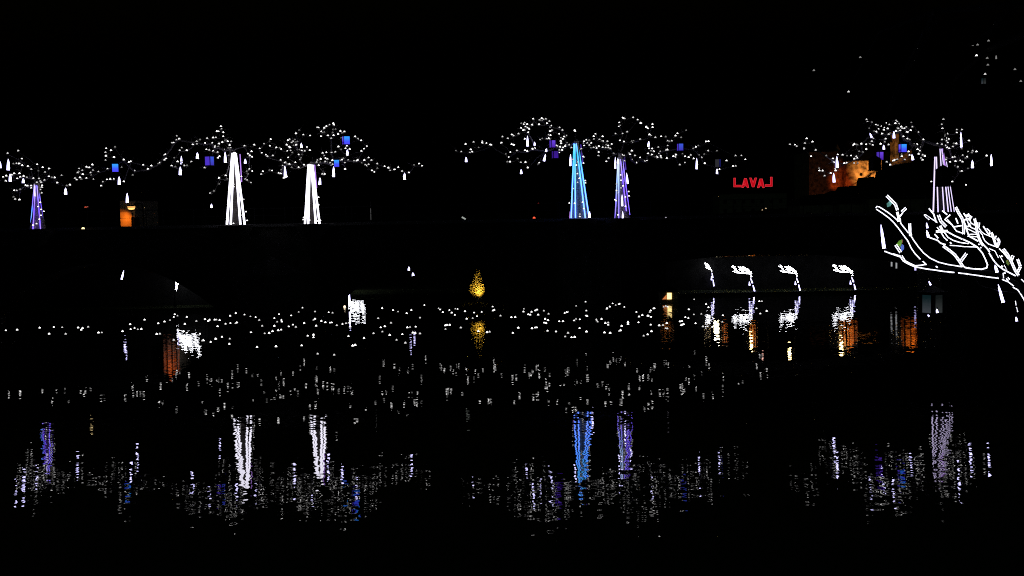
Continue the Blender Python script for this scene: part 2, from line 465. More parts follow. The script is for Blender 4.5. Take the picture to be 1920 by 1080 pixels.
B1 = unpack("445,490 407,570 462,622 512,658 460,730 430,800 378,885 312,910 475,215 280,185", 30, 330, 9.81)
B2 = unpack("260,515 258,545 385,705 413,862 428,972 365,905 255,1010 355,415", 400, 270, 6.75)
B3 = unpack("365,622 365,730 150,915 145,945 235,950 345,965 390,955", 550, 290, 7.71)
B4 = unpack("220,482 222,592 207,373 118,853 185,857 170,672 245,540 222,335 165,300 292,265 297,347 320,570 322,598 285,842 300,925 250,1025 252,993", 1050, 255, 6.75)
B5 = unpack("270,390 275,470 275,585 210,525 208,625 185,762 200,778 235,660 305,555 340,720 342,860 390,640 395,705 230,990", 1130, 280, 8)
B6 = unpack("530,1010 845,1010 1050,1060", 1680, 215, 8)

# tube lights: x bottom, y bottom, x top, y top, width, material key, depth offset
WHITE, BLUE, VIOL, PALE = 'tube_white', 'tube_blue', 'tube_violet', 'tube_pale'
M[WHITE] = glow('tube_glow_white', (0.88, 0.85, 1.0), 3.2, 'FRONT')
M[BLUE] = glow_ramp('tube_glow_blue', [(0, (0.11, 0.22, 1.0)), (0.5, (0.07, 0.24, 1.0)), (0.85, (0.02, 0.19, 0.4)), (1, (0.08, 0.24, 1.0))], 4.2, 'FRONT')
M[VIOL] = glow_ramp('tube_glow_violet', [(0, (0.19, 0.11, 1.0)), (0.5, (0.14, 0.07, 0.95)), (1, (0.28, 0.22, 1.0))], 2.9, 'FRONT')
M['tube_cyan'] = glow_ramp('tube_glow_cyan', [(0, (0.1, 0.3, 1.0)), (0.45, (0.1, 0.25, 1.0)), (0.6, (0.16, 0.09, 0.95)), (1, (0.35, 0.3, 1.0))], 2.3, 'FRONT')
M['tube_ice'] = glow_ramp('tube_glow_ice', [(0, (0.24, 0.15, 1.0)), (0.35, (0.22, 0.20, 1.0)), (0.6, (0.3, 0.5, 1.0)), (1, (0.6, 0.65, 1.0))], 1.9, 'FRONT')
M[PALE] = glow('tube_glow_pale', (0.74, 0.64, 1.0), 1.4, 'FRONT')
M['tube_pink'] = glow('tube_glow_pink', (0.50, 0.25, 0.90), 1.2, 'FRONT')
M['tube_dim'] = glow('tube_glow_dim_violet', (0.16, 0.07, 0.75), 0.55, 'FRONT')
M['tube_grey'] = glow('tube_glow_grey', (0.5, 0.5, 0.6), 0.5, 'FRONT')

TREES = [
 ('tree with thin violet and blue trunk tubes at the left end of the bridge', T1, B1, (69, 346), (69, 430),
  [(56.7,430,64.5,346,2.3,'tube_cyan',0),(61.8,430,66.5,346,2.2,VIOL,-.45),(76,430,69,345,2.2,VIOL,-.4),(82.2,426,71.8,349,2.0,VIOL,.05),(65.2,368,65,345,4.2,PALE,-.2)]),
 ('taller of the two trees with broad white tubes up the trunk', T2, B2, (439, 284), (441, 421),
  [(425.5,421,435.5,287,5,WHITE,0),(432.6,421,438.4,286,4.6,WHITE,-.45),(450.7,421,440.6,286,4.7,WHITE,-.45),(458.8,421,442.2,288,4.6,WHITE,0),(453,341,450,289,2.4,'tube_pink',.5),(440,418,439.3,326,2.4,'tube_dim',.55)]),
 ('shorter of the two trees with broad white tubes up the trunk', T3, B3, (583, 307), (585, 421),
  [(571.8,421,578.4,308,4.6,WHITE,0),(577.8,421,580.8,308,4.4,WHITE,-.4),(592.2,421,583.8,309,4.6,WHITE,-.4),(599.3,421,586,309,4.4,WHITE,0),(593.6,352,590,309,2.4,'tube_pink',.5),(584.4,420,583,363,2.2,'tube_dim',.5)]),
 ('tree with bright blue tubes up the trunk near the middle of the bridge', T4, B4, (1081, 267), (1088, 409),
  [(1070.9,409,1076.4,269,3.2,BLUE,0),(1079,408.5,1077.8,270,3.1,BLUE,-.45),(1097.5,408.5,1080.6,269,3.2,BLUE,-.45),(1104.6,408,1083.6,269,3.1,BLUE,0),(1093,307,1089,271,2.2,'tube_dim',.5),(1086.5,405,1084,340,2.6,'tube_dim',.5),(1068.2,409,1068.8,397,1.6,'tube_pink',.3)]),
 ('tree with slim violet and ice blue tubes up the trunk, right of the blue tree', T5, B5, (1163, 290), (1167, 410),
  [(1153.4,410.6,1159,296,2.6,'tube_ice',0),(1160,410.6,1160.3,299,2.5,'tube_ice',-.4),(1174.6,395.6,1162.8,294,2.4,VIOL,-.4),(1180.6,403,1166.3,291,2.3,VIOL,0),(1173.5,318,1170.5,293,2.6,'tube_dim',.5)]),
 ('tree with pale lilac tubes up the trunk, standing behind the bright white branch', T6, B6, (1763, 277), (1768, 408),
  [(1749.6,408,1753,294,3.4,PALE,0),(1759.2,408,1755.8,294,2.9,PALE,-.4),(1770.3,400,1762.5,279,2.5,PALE,-.5),(1778.8,404,1766,279,2.8,'tube_pale',-.4),(1784.6,404,1768.6,283,2.2,PALE,-.2),(1790.4,404,1774.5,303,1.9,PALE,0),(1772,313,1767.6,279,3.2,'tube_pink',-.55)]),
]
SHORT = ['violet tree at the left end', 'tall white-trunked tree', 'shorter white-trunked tree', 'blue-trunked tree', 'slim violet-trunked tree', 'lilac-trunked tree']
DT = 75.0
dome_tree = [[dome_mesh('dome_light', r, M['bulb%d' % (i + 1)]) for i in range(3)] for r in (0.053, 0.065)]
import heapq
tree_objs = []
for ti, (label, crown, onbark, top, base, tubes) in enumerate(TREES):
    root_p = P(base[0], base[1], DT)
    root = empty('illuminated_tree', (root_p.x, root_p.y, DECK), label, 'tree', 'light-strung trees along the bridge')
    tree_objs.append(root)
    O = Vector((root_p.x, root_p.y, DECK))
    tp = P(top[0], top[1], DT) - O
    # bastion the tree stands on
    mb = MB(); mb.lathe([(0.0, -1.3), (0.55, -1.0), (1.05, -0.3), (1.1, -0.02), (0.0, -0.015)], 14)
    mb.build('base', M['stone'], root)
    mb = MB()
    mb.tube([(0, 0.1, -0.05), (tp.x * 0.3 + 0.02, 0.1, tp.z * 0.3), (tp.x * 0.7 - 0.02, 0.08, tp.z * 0.7), (tp.x, 0, tp.z + 0.1)], [q_ * (0.5 if ti in (1, 2, 5) else 1) for q_ in (0.52, 0.36, 0.22, 0.15)], 9)
    mb.build('trunk', M['pale_bark'] if ti in (0, 3, 4) else M['bark'], root, smooth=True)
    for (xb_, yb_, xt, yt, wd, mk, off) in tubes:
        a = P(xb_, yb_, DT + off) - O; bq = P(xt, yt, DT + off * 0.25) - O
        mb = MB(); rr = wd * (0.43 if mk == WHITE else 0.42) * DT / F
        mb.tube([a, a.lerp(bq, 0.5), bq], [rr, rr * 0.95, rr * 0.85], 6)
        mb.build('tube_light', M[mk], root)
    # crown: bulbs in depth, joined to the trunk by branches
    pts = []
    for (x, y) in crown:
        far = min(1.0, math.hypot(x - top[0], y - top[1]) / 90.0)
        off = far * (2.3 * math.sin(x * 0.045 + ti * 1.7) * math.cos(y * 0.06 + ti) + rnd.uniform(-0.5, 0.5))
        pts.append(P(x, y, DT + off) - O)
    for (q, (x, y)) in zip(pts, crown):
        k = pick()
        if math.hypot(x - top[0], y - top[1]) < 10 and k == 2: k = 1 + (rnd.random() < .5)
        o = link('dome_light', dome_tree[rnd.random() < 0.6][k], None, root, q)
        o.rotation_euler = (rnd.uniform(-.25, .25), rnd.uniform(-.25, .25), rnd.uniform(0, 6))
    for (x, y) in onbark:
        q = P(x, y, DT - 0.55) - O
        link('dome_light', dome_tree[0][2 if rnd.random() < .8 else 1], None, root, q)
    nodes = [tp + Vector((0, 0, 0.1))] + [p + Vector((0, 0.02, -0.05)) for p in pts]
    N = len(nodes)
    par = [-1] * N; dist = [1e9] * N; done = [False] * N; dist[0] = 0
    hp = [(0, 0)]; depth = [0.0] * N; order = []
    while hp:
        d, u = heapq.heappop(hp)
        if done[u]: continue
        done[u] = True; order.append(u)
        for v in range(N):
            if not done[v]:
                c = (nodes[u] - nodes[v]).length + 0.22 * depth[u]
                if c < dist[v]:
                    dist[v] = c; par[v] = u; depth[v] = depth[u] + (nodes[u] - nodes[v]).length
                    heapq.heappush(hp, (c, v))
    cnt = [1] * N
    for u in reversed(order):
        if par[u] >= 0: cnt[par[u]] += cnt[u]
    limb_of = [0] * N; limbs = {}
    for u in order[1:]:
        limb_of[u] = u if par[u] == 0 else limb_of[par[u]]
        limbs.setdefault(limb_of[u], []).append(u)
    for lid, us in limbs.items():
        mb = MB()
        for u in us:
            a, c = nodes[par[u]], nodes[u]
            L = (c - a).length
            mid = a.lerp(c, 0.5) + Vector((rnd.uniform(-1, 1), rnd.uniform(-1, 1), rnd.uniform(-.3, 1))) * 0.09 * L
            r1 = 0.008 + 0.0075 * math.sqrt(cnt[u]); r0 = r1 * 1.15
            mb.tube([a, mid, c], [r0, r1, r1 * 0.9], 5, caps=False)
            for k in range(2):
                s = a.lerp(c, rnd.random()); e = s + Vector((rnd.uniform(-.5, .5), rnd.uniform(-.5, .5), rnd.uniform(-.2, .5)))
                mb.tube([s, s.lerp(e, .5) + Vector((0, 0, .04)), e], [0.012, 0.008, 0.003], 3, caps=False)
        mb.build('limb', M['twig'], root)

# ------------------------------------------------------------------ icicle lights hanging in the trees
def icicle(x0, y0, x1, y1, wd, D, label, group, dim=False, cord=0.35):
    a = P(x0, y0, D); c = P(x1, y1, D)
    e = empty('light_icicle', a, label, 'icicle light', group)
    mb = MB(); rr = wd * 0.5 * D / F; d = c - a
    mb.tube([d * 0, d * 0.08, d * 0.3, d * 0.6, d], [rr * .12, rr * .3, rr * .68, rr * .9, rr], 7)
    mb.build('glow_tube', M['icicle'] if not dim else M['bulb1'], e)
    mb = MB(); mb.tube([(0, 0, cord), (0.01, 0, cord * .5), (0, 0, 0)], 0.006 * (D / 75) + 0.002, 4); mb.build('cord', M['metal'], e)
    return e
ICE = [
 [(0.5,303,0.5,315,4),(15.6,298,15.6,319,5.6),(19,326,19.4,340,5.2),(43.5,334.5,43.8,343,5),(123,352,123.2,364.6,5.3)],
 [(223.4,331,223.6,346,5),(238.5,362,238.5,380,4.8),(340,292.5,340.4,309,3.6),(338,312.5,338,328,5.3),(370,286,370.2,297.6,5.3),(422,285,422.5,305,4.8),(459.8,298,459.8,306.3,4.5),(396.5,382,396.5,389.5,3.8)],
 [(534,311,535,333,5),(565,268,565,277,4),(600,333,599.6,346.5,4.8),(625.5,311.5,625.5,331.6,4.8),(651.2,280.5,651.2,289.5,4.4),(758.5,324,758.5,336.6,5)],
 [(873.8,294.5,874,303.6,4.4),(977,317.5,977.2,326,4.4),(989,254.5,989,274.2,4),(1002.3,266,1002.3,272.6,3.4),(1023,289,1019.8,302,4.3),(1024.5,278.6,1023.8,284.4,4),(1069.8,289,1069.2,311,3.8),(1105,396.5,1105.6,408,4.4)],
 [(1153.6,294.5,1153.8,316,3),(1158.6,297,1158.3,306,3.4),(1174.8,324,1177,344.4,3.4),(1166.3,364.6,1166.8,386.4,3.3),(1167.5,396,1167.5,410.4,3),(1216.6,264.5,1215.4,275,3.8),(1306.3,296.6,1306.3,317,3.8),(1344.4,316.5,1344.4,326,3.8)],
 [(1569,293,1569.8,314.3,5),(1563,324.5,1564,341.7,4.8),(1631,249.5,1634.5,258,3.4),(1656.8,271.5,1657.4,280,4.2),(1676,246.2,1676.3,259,4.5),(1709.8,289.5,1712,300,4.4),(1801.7,247.5,1802.5,276,3.8),(1823.3,300,1823.5,315,4.8),(1858.5,289,1859,311,4.3)],
]
ORD = ['leftmost', 'second', 'third', 'fourth', 'fifth', 'sixth', 'seventh', 'eighth', 'ninth']
for ti, lst in enumerate(ICE):
    s = sorted(lst, key=lambda q: q[0])
    for k, q in enumerate(s):
        where = ORD[k] + (' from the left' if 0 < k < len(s) - 1 else '')
        if k == len(s) - 1: where = 'rightmost'
        icicle(*q, DT - 0.8 + 0.2 * math.sin(k * 2.1), 'white icicle light, %s on the %s' % (where, SHORT[ti]), 'icicle lights in the %s' % SHORT[ti])

# ------------------------------------------------------------------ coloured lanterns in the trees
pane_mats = {
 'bright': [glow_ramp('pane_bright', [(0, (0.05, 0.03, 0.55)), (0.5, (0.03, 0.05, 0.65)), (1, (0.018, 0.19, 0.65))], 1.9, noise=.25), glow_ramp('pane_bright_side', [(0, (0.16, 0.08, 0.7)), (.4, (0.02, 0.0, 0.35)), (.6, (0.12, 0.06, 0.8)), (1, (0.14, 0.12, 0.9))], 1.0, noise=.3)],
 'blue': [glow_ramp('pane_blue', [(0, (0.06, 0.03, 0.5)), (1, (0.05, 0.11, 0.8))], 0.85, noise=.3), glow('pane_blue_side', (0.09, 0.04, 0.7), 0.8)],
 'violet': [glow_ramp('pane_violet', [(0, (0.06, 0.01, 0.35)), (1, (0.16, 0.06, 0.8))], 0.9, noise=.3), glow('pane_violet_side', (0.1, 0.04, 0.6), .7)],
 'deep': [glow_ramp('pane_deep', [(0, (0.05, 0.01, 0.32)), (1, (0.035, 0.01, 0.22))], 1.0, noise=.3), glow('pane_deep_side', (0.04, 0.01, 0.25), .8)],
 'faint': [glow_ramp('pane_faint', [(0, (0.01, 0.01, 0.12)), (1, (0.02, 0.02, 0.22))], 0.9, noise=.4), glow('pane_faint_side', (0.025, 0.025, 0.03), 1.0)],
 'off': [mat('pane_unlit', (0.02, 0.02, 0.02), .3), mat('pane_unlit_side', (0.02, 0.02, 0.02), .3)],
 'grey': [glow_ramp('pane_grey', [(0, (0.036, 0.04, 0.04)), (1, (0.006, 0.008, 0.008))], 1.0, noise=.35), glow_ramp('pane_grey_side', [(0, (0.05, 0.055, 0.065)), (1, (0.004, 0.012, 0.014))], 1.0, noise=.35)],
}
def lantern(x, y, wd, ht, D, kind, label, rot=0.5, cord=0.6, roofcol=None, bar=.1):
    c = P(x, y + ht / 2, D)
    e = empty('lantern', c, label, 'lantern', 'lanterns hanging from the trees')
    s = 0.92 * wd * D / F / (math.cos(rot) + math.sin(rot)) ; h = ht * D / F
    e.rotation_euler = (0, 0, rot)
    fr = s * bar; a = s / 2
    mb = MB()
    for sx in (-1, 1):
        for sy in (-1, 1):
            mb.box((sx*a - fr/2, sy*a - fr/2, 0), (sx*a + fr/2, sy*a + fr/2, h))
    mb.box((-a - fr, -a - fr, -fr), (a + fr, a + fr, -0.001))
    mb.box((-a - fr, -a - fr, h + 0.001), (a + fr, a + fr, h + fr))
    mb.build('frame', M['metal'], e)
    mb = MB()
    mb.add([(-a*1.12, -a*1.12, h + fr + .001), (a*1.12, -a*1.12, h + fr + .001), (a*1.12, a*1.12, h + fr + .001), (-a*1.12, a*1.12, h + fr + .001), (0, 0, h + a * 1.25)], [(0,1,4),(1,2,4),(2,3,4),(3,0,4),(3,2,1,0)])
    mb.build('roof', roofcol or M['metal'], e)
    mb = MB(); z0 = h + a * 1.2
    mb.tube([(a*.18*math.cos(t*.63), 0, z0 + a*.2 + a*.18*math.sin(t*.63)) for t in range(11)], a*.035, 4); mb.build('ring', M['metal'], e)
    mb = MB(); mb.tube([(0, 0, z0 + a*.4), (0, 0, z0 + a*.4 + cord)], 0.006, 4); mb.build('cord', M['metal'], e)
    g = a - fr * .3
    for k in range(4):
        q = MB(); q.box((-a + fr*.5, -g - .004, 0.001), (a - fr*.5, -g, h - 0.001))
        o = q.build('pane', pane_mats[kind][k % 2], e); o.rotation_euler = (0, 0, k * math.pi / 2)
    return e
LAN = [(216,315,17,14.5,'bright','cyan and blue lantern hanging between the violet tree and the white tree'),
 (393,302,17.5,16,'blue','blue and violet lantern hanging left of the tall white trunk'),
 (649,263.5,17,14.5,'bright','bright blue lantern high on the right of the white-trunked trees'),
 (631.5,306.5,12,12.5,'bright','small blue lantern close to the right of the shorter white trunk'),
 (1036,270,12.5,13,'violet','violet lantern among dome lights left of the blue trunk, upper of two'),
 (1041,290,13.5,13,'deep','deep purple lantern below the violet one left of the blue trunk'),
 (1275.5,276,12,12.5,'blue','plain blue lantern in the crown far right of the slim violet tree'),
 (1346,306,12,14,'faint','faint blue lantern at the right tip of the middle trees'),
 (1692.5,278,13.5,14.5,'bright','bright blue lantern beside the castle chimney'),
 (1650,292.5,13,14.5,'violet','purple lantern in front of the lit castle wall')]
pinkroof = mat('lantern_roof_pink', (0.5, 0.32, 0.28), .6)
for k, (x, y, wd, ht, kd, lb) in enumerate(LAN):
    lantern(x, y, wd, ht, DT - 1.0, kd, lb, rot=[0.38, 1.15, 0.42, 0.1, .5, .3, .2, 1.1, .1, .4][k], roofcol=pinkroof if k == 3 else None)
lantern(1640, 309, 20, 19, 40, 'off', 'dark unlit lantern in front of the lit castle wall', rot=.3, cord=3.2)
lantern(1768, 334, 24, 29, 40, 'off', 'dark unlit lantern hiding the middle of the lilac trunk lights', rot=.35, cord=4)

# ------------------------------------------------------------------ dome lights standing over the river
FL = unpack("88,508 257,500 595,470 808,458 737,560 932,462 985,562 1172,468 1238,475 1218,500 1322,457 1477,543 1527,540 1838,522", 0, 555)
FL += unpack("32,417 248,350 98,472 40,490 147,492 200,488 453,404 547,378 630,355 430,563 478,560 702,270 687,308 742,290 882,308 852,413 687,652 1025,370 1155,342 1222,352 1202,370 1300,350 1325,350 1375,357 1343,447 1080,560 1130,660 1118,662 1240,680 1315,635 1410,605 1527,633 1520,710 1532,292 1617,250 1747,273 1836,300 1463,410 1536,398 1615,402 1632,392 1845,537 1915,310", 240, 555)
FL += unpack("48,355 92,442 15,758 345,265 275,325 317,380 380,353 388,378 275,442 130,553 197,550 248,522 333,508 378,498 300,748 528,285 490,450 553,423 598,458 640,233 697,170 722,400 862,352 885,337 885,228 902,440 980,368 1040,388 1110,393 1135,390 775,588 862,575 862,612 685,733 925,857 1172,873 1090,238 1148,247 1212,433 1297,412 1350,403 1390,395 1412,453 1387,593 1450,737 1487,728 1620,622 1763,553 1832,328 1870,463 1895,527 1892,176", 480, 555)
FL += unpack("12,448 85,578 105,397 135,207 210,228 340,253 410,205 188,650 275,566 320,695 350,465 390,458 475,453 433,543 467,547 540,556 540,320 605,130 820,178 843,197 883,237 980,205 1015,245 1063,277 1070,185 1103,188 1215,223 920,435 945,427 985,427 922,488 1152,468 1240,335 1352,243 1330,325 1395,295 1415,520 1545,537 1583,530 1630,153 1635,213 1653,203 1747,290 1910,312 1465,232", 720, 555)
FL += unpack("178,186 172,229 48,310 95,470 12,545 243,270 272,275 293,232 350,212 375,200 393,275 300,478 348,466 372,464 478,216 548,262 497,338 540,357 483,393 510,400 533,513 660,525 708,372 765,373 790,248 820,238 840,231 962,142 932,360 960,337 1018,343 840,547 797,600 893,610 940,608 1013,473 1117,527 1103,80 1115,213 1110,287 1125,296 1265,343 1285,378 1270,362 1343,338 1400,400 1442,393 1443,424 1387,540 1472,547 1420,190 1425,178 1467,155 1510,105 1555,130 1605,117 1620,112 1685,157 1645,442 1610,517 1628,508 1740,385 1740,413 1866,232 1905,303 1897,388", 960, 555)
FL += unpack("35,280 115,290 125,292 165,307 148,235 160,212 205,182 218,178 355,157 387,145 415,155 160,423 55,588 115,568 172,522 287,435 345,430 402,400 385,475 408,480 630,368 600,375 620,430 640,420 657,415 680,310 725,323 733,195 812,43 808,270 833,402 920,262 990,117 1027,163 945,450 1085,455 1243,282 1235,380 1475,347 1533,317 1747,180 1790,73 1828,73 1805,257 1900,218", 1200, 555)
HB = 1.6
FWH = [(250, 'at the far left'), (420, 'around the left branch reflection'), (560, 'left of the half hidden branch'), (720, 'around the half hidden branch'), (850, 'left of the yellow tree'), (960, 'around the yellow tree reflection'), (1075, 'below the blue tree'), (1210, 'below the slim violet tree'), (1310, 'around the boathouse reflection'), (2000, 'under the right arch branch lights')]
dome_fl = [[dome_mesh('river_dome_light', r, M['bulb%d' % (i + 1)], HB + 0.6) for i in range(3)] for r in (0.044, 0.053)]
for (x, y) in FL:
    p = PZ(x, y, HB)
    o = link('river_dome_light', dome_fl[rnd.random() < .6][2 if rnd.random() < .68 else 1], None, None, p)
    o.location.z = HB - 0.045
    o.rotation_euler = (0, 0, rnd.uniform(0, 6))
    for xm, wh in FWH:
        if x < xm: break
    near_ = 'near row' if y > 622 else 'far row'
    tag(o, 'white dome light over the river %s, %s' % (wh, near_), 'light', 'river dome lights %s, %s' % (wh, near_))

# ------------------------------------------------------------------ bright branch of light ropes (near right) and its copies
DN = 12.3
A0 = P(1906, 602, DN)
ROPES = [  # width px, depth offset, polyline
 (6.5,.02,"1663.3,367.5 1671.7,375.8 1679,383.3 1682.5,393.3"),(6.5,.05,"1698.3,390.8 1691.7,396.7"),(5.2,.02,"1682.5,398.3 1685,408.3 1684.6,414.6"),(4,.03,"1691.7,400 1686.7,406.7"),
 (3,.0,"1642.9,389.2 1643.6,387.6 1646.7,387.1 1655,391.7 1665,398.3 1676.7,407.5 1684.2,414.6"),
 (3,-.02,"1644.2,392.9 1655,400 1667.5,409.2 1676.7,418.3 1684.2,427.5 1693.3,440 1701.7,450.8 1708.3,465 1715.8,475.8 1725,485.4"),
 (3,.02,"1687.5,410 1689.2,419.2 1695.8,427.5 1702.5,435.8"),(6,.02,"1705.8,420 1706.3,436.7 1707.5,441"),
 (3,.0,"1706.7,440 1713.3,450.8 1721.7,462.5 1731.7,474.2 1744.2,484.2 1760,491.7 1775.8,495.6 1790,498 1803.3,500"),
 (3.2,-.05,"1659.2,471.3 1673.3,476.7 1688.3,481.7 1693.3,489.2 1703.3,495 1715,500 1734.2,503.8 1755,506.7 1771.7,509.2 1788.3,510.8"),(3,-.05,"1797.5,511.7 1822.5,515 1851.7,519.2 1871.7,521.7"),
 (3,-.06,"1691.7,480 1697.5,489.2 1705,493.3 1715.8,498.3 1725.8,497.5 1736.7,495.8 1730.8,490.4"),(2.2,-.03,"1675,475.8 1687.5,479.2"),
 (7,.0,"1680,460 1688.3,472.5"),
 (4,.1,"1742.5,391.7 1750.8,401.7 1755,415.8"),(2.5,.1,"1733.3,403.3 1735.8,406.7 1741.7,411.7"),(2.5,.1,"1733.5,403 1735.8,402.5 1745,409.2 1756.7,416.7"),
 (7,.12,"1760,404.2 1764.2,415 1773.3,424.2"),(4,.15,"1767.5,395.8 1775,401.7"),(3.5,.15,"1780.8,403.3 1773.3,410"),
 (3,.15,"1771.7,411.7 1785,421.7 1793.3,433.3 1805.8,437.5"),(2.6,.12,"1776.7,411.7 1787.5,424.2 1790.8,430"),
 (6,.18,"1792.5,389.2 1797.5,399.2 1804.2,410 1806.7,420 1806.7,438.3"),(4,.2,"1792.5,410 1795.8,418.3"),(3.5,.2,"1790.8,425 1801.7,423.3"),
 (5,.08,"1755.8,434.2 1775.8,433.3"),(3,.08,"1757.5,426.7 1763.3,433.3"),(5,.08,"1763.3,424.2 1766.7,431.7"),
 (3,.1,"1765,436.7 1770,445 1775.8,450.4"),(3,.1,"1770.8,435.8 1777.5,445 1787.5,450.8 1800,454.6 1815,456.7"),
 (3.6,.12,"1774.2,433.3 1789.2,441.7 1803.3,447.9"),(3.6,.12,"1806.7,449.2 1818.3,454.6 1832.5,463.3 1841.7,474.2 1847.5,485.8 1851.7,496.7 1850,502.5 1840,505 1822.5,503.8 1810,501.7 1806.7,499.2"),
 (2.6,.1,"1781.7,460 1793.3,460.8 1809.2,462.5 1824.2,462.9 1830,463.3"),
 (6,.04,"1769.2,461.7 1780.8,470 1790,477.5 1797.5,487.5 1805,499.2"),(7,.06,"1811.7,475.8 1802.5,488.3"),
 (3.5,.05,"1743.3,445.4 1758.3,450.8 1763.3,455.8 1771.7,458.3"),(4,.05,"1753.3,440 1758.3,445.8"),
 (4,.22,"1807.5,400.8 1811,406"),(8,.22,"1813.5,402.5 1815,405.5"),(5,.22,"1820.8,405.8 1817.5,411.5"),(4,.22,"1808.3,412.7 1814,409.5 1818,413"),
 (2.8,.2,"1817.5,411.7 1820.8,418.3 1826.7,421.7"),(2.8,.2,"1813.3,413.3 1817.5,424.3"),(2.8,.2,"1818.3,420 1820.8,426.7 1829.2,430"),(3.5,.2,"1808,416.7 1811.5,425 1816,424.5"),
 (4,.18,"1810,425 1813.3,433.3 1816.7,442.5 1833.3,451.7"),(2.6,.18,"1811.7,428.3 1820,431.7 1830,436.7"),(2.6,.18,"1816.7,439.2 1830.8,439.2"),(2.6,.18,"1815,443 1832,444"),
 (5.5,.2,"1827.5,410.8 1830,420 1831.7,432.5 1835,445 1840,455.8 1843.3,459.6"),(6,.22,"1835,418.3 1834.2,425"),
 (2.5,.22,"1835,426.7 1840,434.2 1846.7,439.2 1853.3,441.7 1859.2,444.2"),(2.5,.2,"1836.7,434.2 1842.5,440.8"),(2.8,.2,"1842.5,443.3 1846.7,451.7 1853.3,457.5 1861.7,460.5 1869.2,462.8"),
 (3.5,.25,"1844.2,425 1850,434.2 1854.2,440"),(3,.25,"1850.8,429.2 1855.8,433.3 1855,438.3"),
 (5,.25,"1859.2,436.7 1862.5,445 1865.8,455.8 1870,462.5"),(4,.25,"1867.5,443.3 1865,447.5"),(5.5,.25,"1870.8,447.5 1873.8,452.5 1871.7,458.3 1869.5,463"),
 (4,.18,"1838.3,451.7 1843.3,458.3 1850,465 1855,471.7"),(3.5,.15,"1855,475 1862.5,487.5 1870,496.7 1880.8,505 1893.3,511.7 1903.3,516.7"),
 (2.5,.2,"1855,466.3 1865.8,470.8 1871.7,482.5"),(2.2,.22,"1874.2,479.2 1881.7,491.7"),(2.2,.22,"1883.3,497.5 1887.5,506.7"),(3,.22,"1874.2,466.7 1882.5,475 1890,485"),
 (6,.25,"1881.7,467.5 1890,478.3 1896.7,491.7 1903.3,506.7 1909.2,515.8"),(7,.25,"1899.2,480 1896.7,486.7"),(6,.25,"1908.3,486.7 1913.3,500 1908.3,510"),
 (2.5,.1,"1880.8,512.5 1881.7,520.8"),(3,.05,"1880,524.2 1890,528.3 1900,535.8"),(7,.08,"1889,522 1891,524.5"),(3,.1,"1915.8,524.2 1921,529.5"),
 (3,.05,"1900,539.2 1908.3,543.3 1915,553.3 1920,561.7 1924,572"),(2.4,.03,"1904,565 1905,571.7"),(3,.03,"1905.8,576.7 1908,584"),
 (3.5,.1,"1782,455 1783,456"),(3,.1,"1835.4,457.9 1836,458.2"),(3,.1,"1838.7,464.2 1839.2,464.5"),(3,.1,"1878,480 1879,480.6"),(3.5,.1,"1878.3,499 1879.6,500"),(3.5,.1,"1883.3,511.5 1884.4,512"),(3.5,.0,"1755.6,499.8 1757.2,501"),
]
def make_branch(D, post_px=(1926, 640), near=True):
    root = empty('illuminated_branch', A0)
    k = D / F
    for wd, off, s in ROPES:
        pl = [Vector(tuple(map(float, q.split(',')))) for q in s.split()]
        mb = MB()
        rows = max(1, int(round(wd / 2.9)))
        br = 1.55 if rows > 1 else min(1.9, wd * 0.52)
        # resample
        L = sum((b_ - a_).length for a_, b_ in zip(pl[:-1], pl[1:]))
        n = max(2, int(L / 2.05))
        for i in range(n + 1):
            t = L * i / n
            for a_, b_ in zip(pl[:-1], pl[1:]):
                l = (b_ - a_).length
                if t <= l + 1e-6: break
                t -= l
            d = (b_ - a_).normalized()
            q = a_ + d * min(t, l); nrm = Vector((-d.y, d.x))
            for r_ in range(rows):
                o_ = (r_ - (rows - 1) / 2) * (wd / rows) * 1.04
                qq = q + nrm * o_
                mb.bead(P(qq.x, qq.y, D + off) - A0, br * k * 0.85)
        mb.build('light_rope', M['rope'], root)
    # dark carrier arm under the ropes
    arm = [P(x, y, D + 0.12) - A0 for x, y in ((1690, 484), (1720, 495), (1790, 505), (1860, 511), (1905, 530), (1926, 560), (1930, 610))]
    mb = MB(); mb.tube(arm, [.008, .012, .016, .02, .024, .03, .034], 6); mb.build('carrier_arm', M['metal'], root)
    return root
branch = make_branch(DN)
tag(branch, 'big bright white branch of light ropes arching in from the right edge', 'light display')
def post(root, length, offset):
    mb = MB(); mb.lathe([(0.09, -length), (0.08, -length + .25), (0.055, -length + .3), (0.034, 0)], 8); o = mb.build('post', M['metal'], root)
    o.location = offset
FAR = [(1597, 520, 93.2, 0.0, 1, 'white branch light under the right arch, nearest the right bank, rightmost of four', 1.0),
       (1493.5, 521, 93.2, 0.25, 1, 'white branch light under the right arch, second from the right of four', 1.0),
       (1407.5, 522, 93.5, 0.05, 1, 'white branch light under the right arch, third from the right of four', 1.0),
       (1335, 512, 95.5, 0.95, 1, 'smallest white branch light under the right arch, leftmost of four', 0.85),
       (655, 550, 102.0, 0.0, -1, 'white branch light half hidden beside the left end of the middle arch', 0.9),
       (333, 541, 88.5, 0.0, -1, 'white branch light mostly hidden above the left arch, mirrored brightly in the water', 1.08)]
post_off = P(1930, 610, DN + .12) - A0
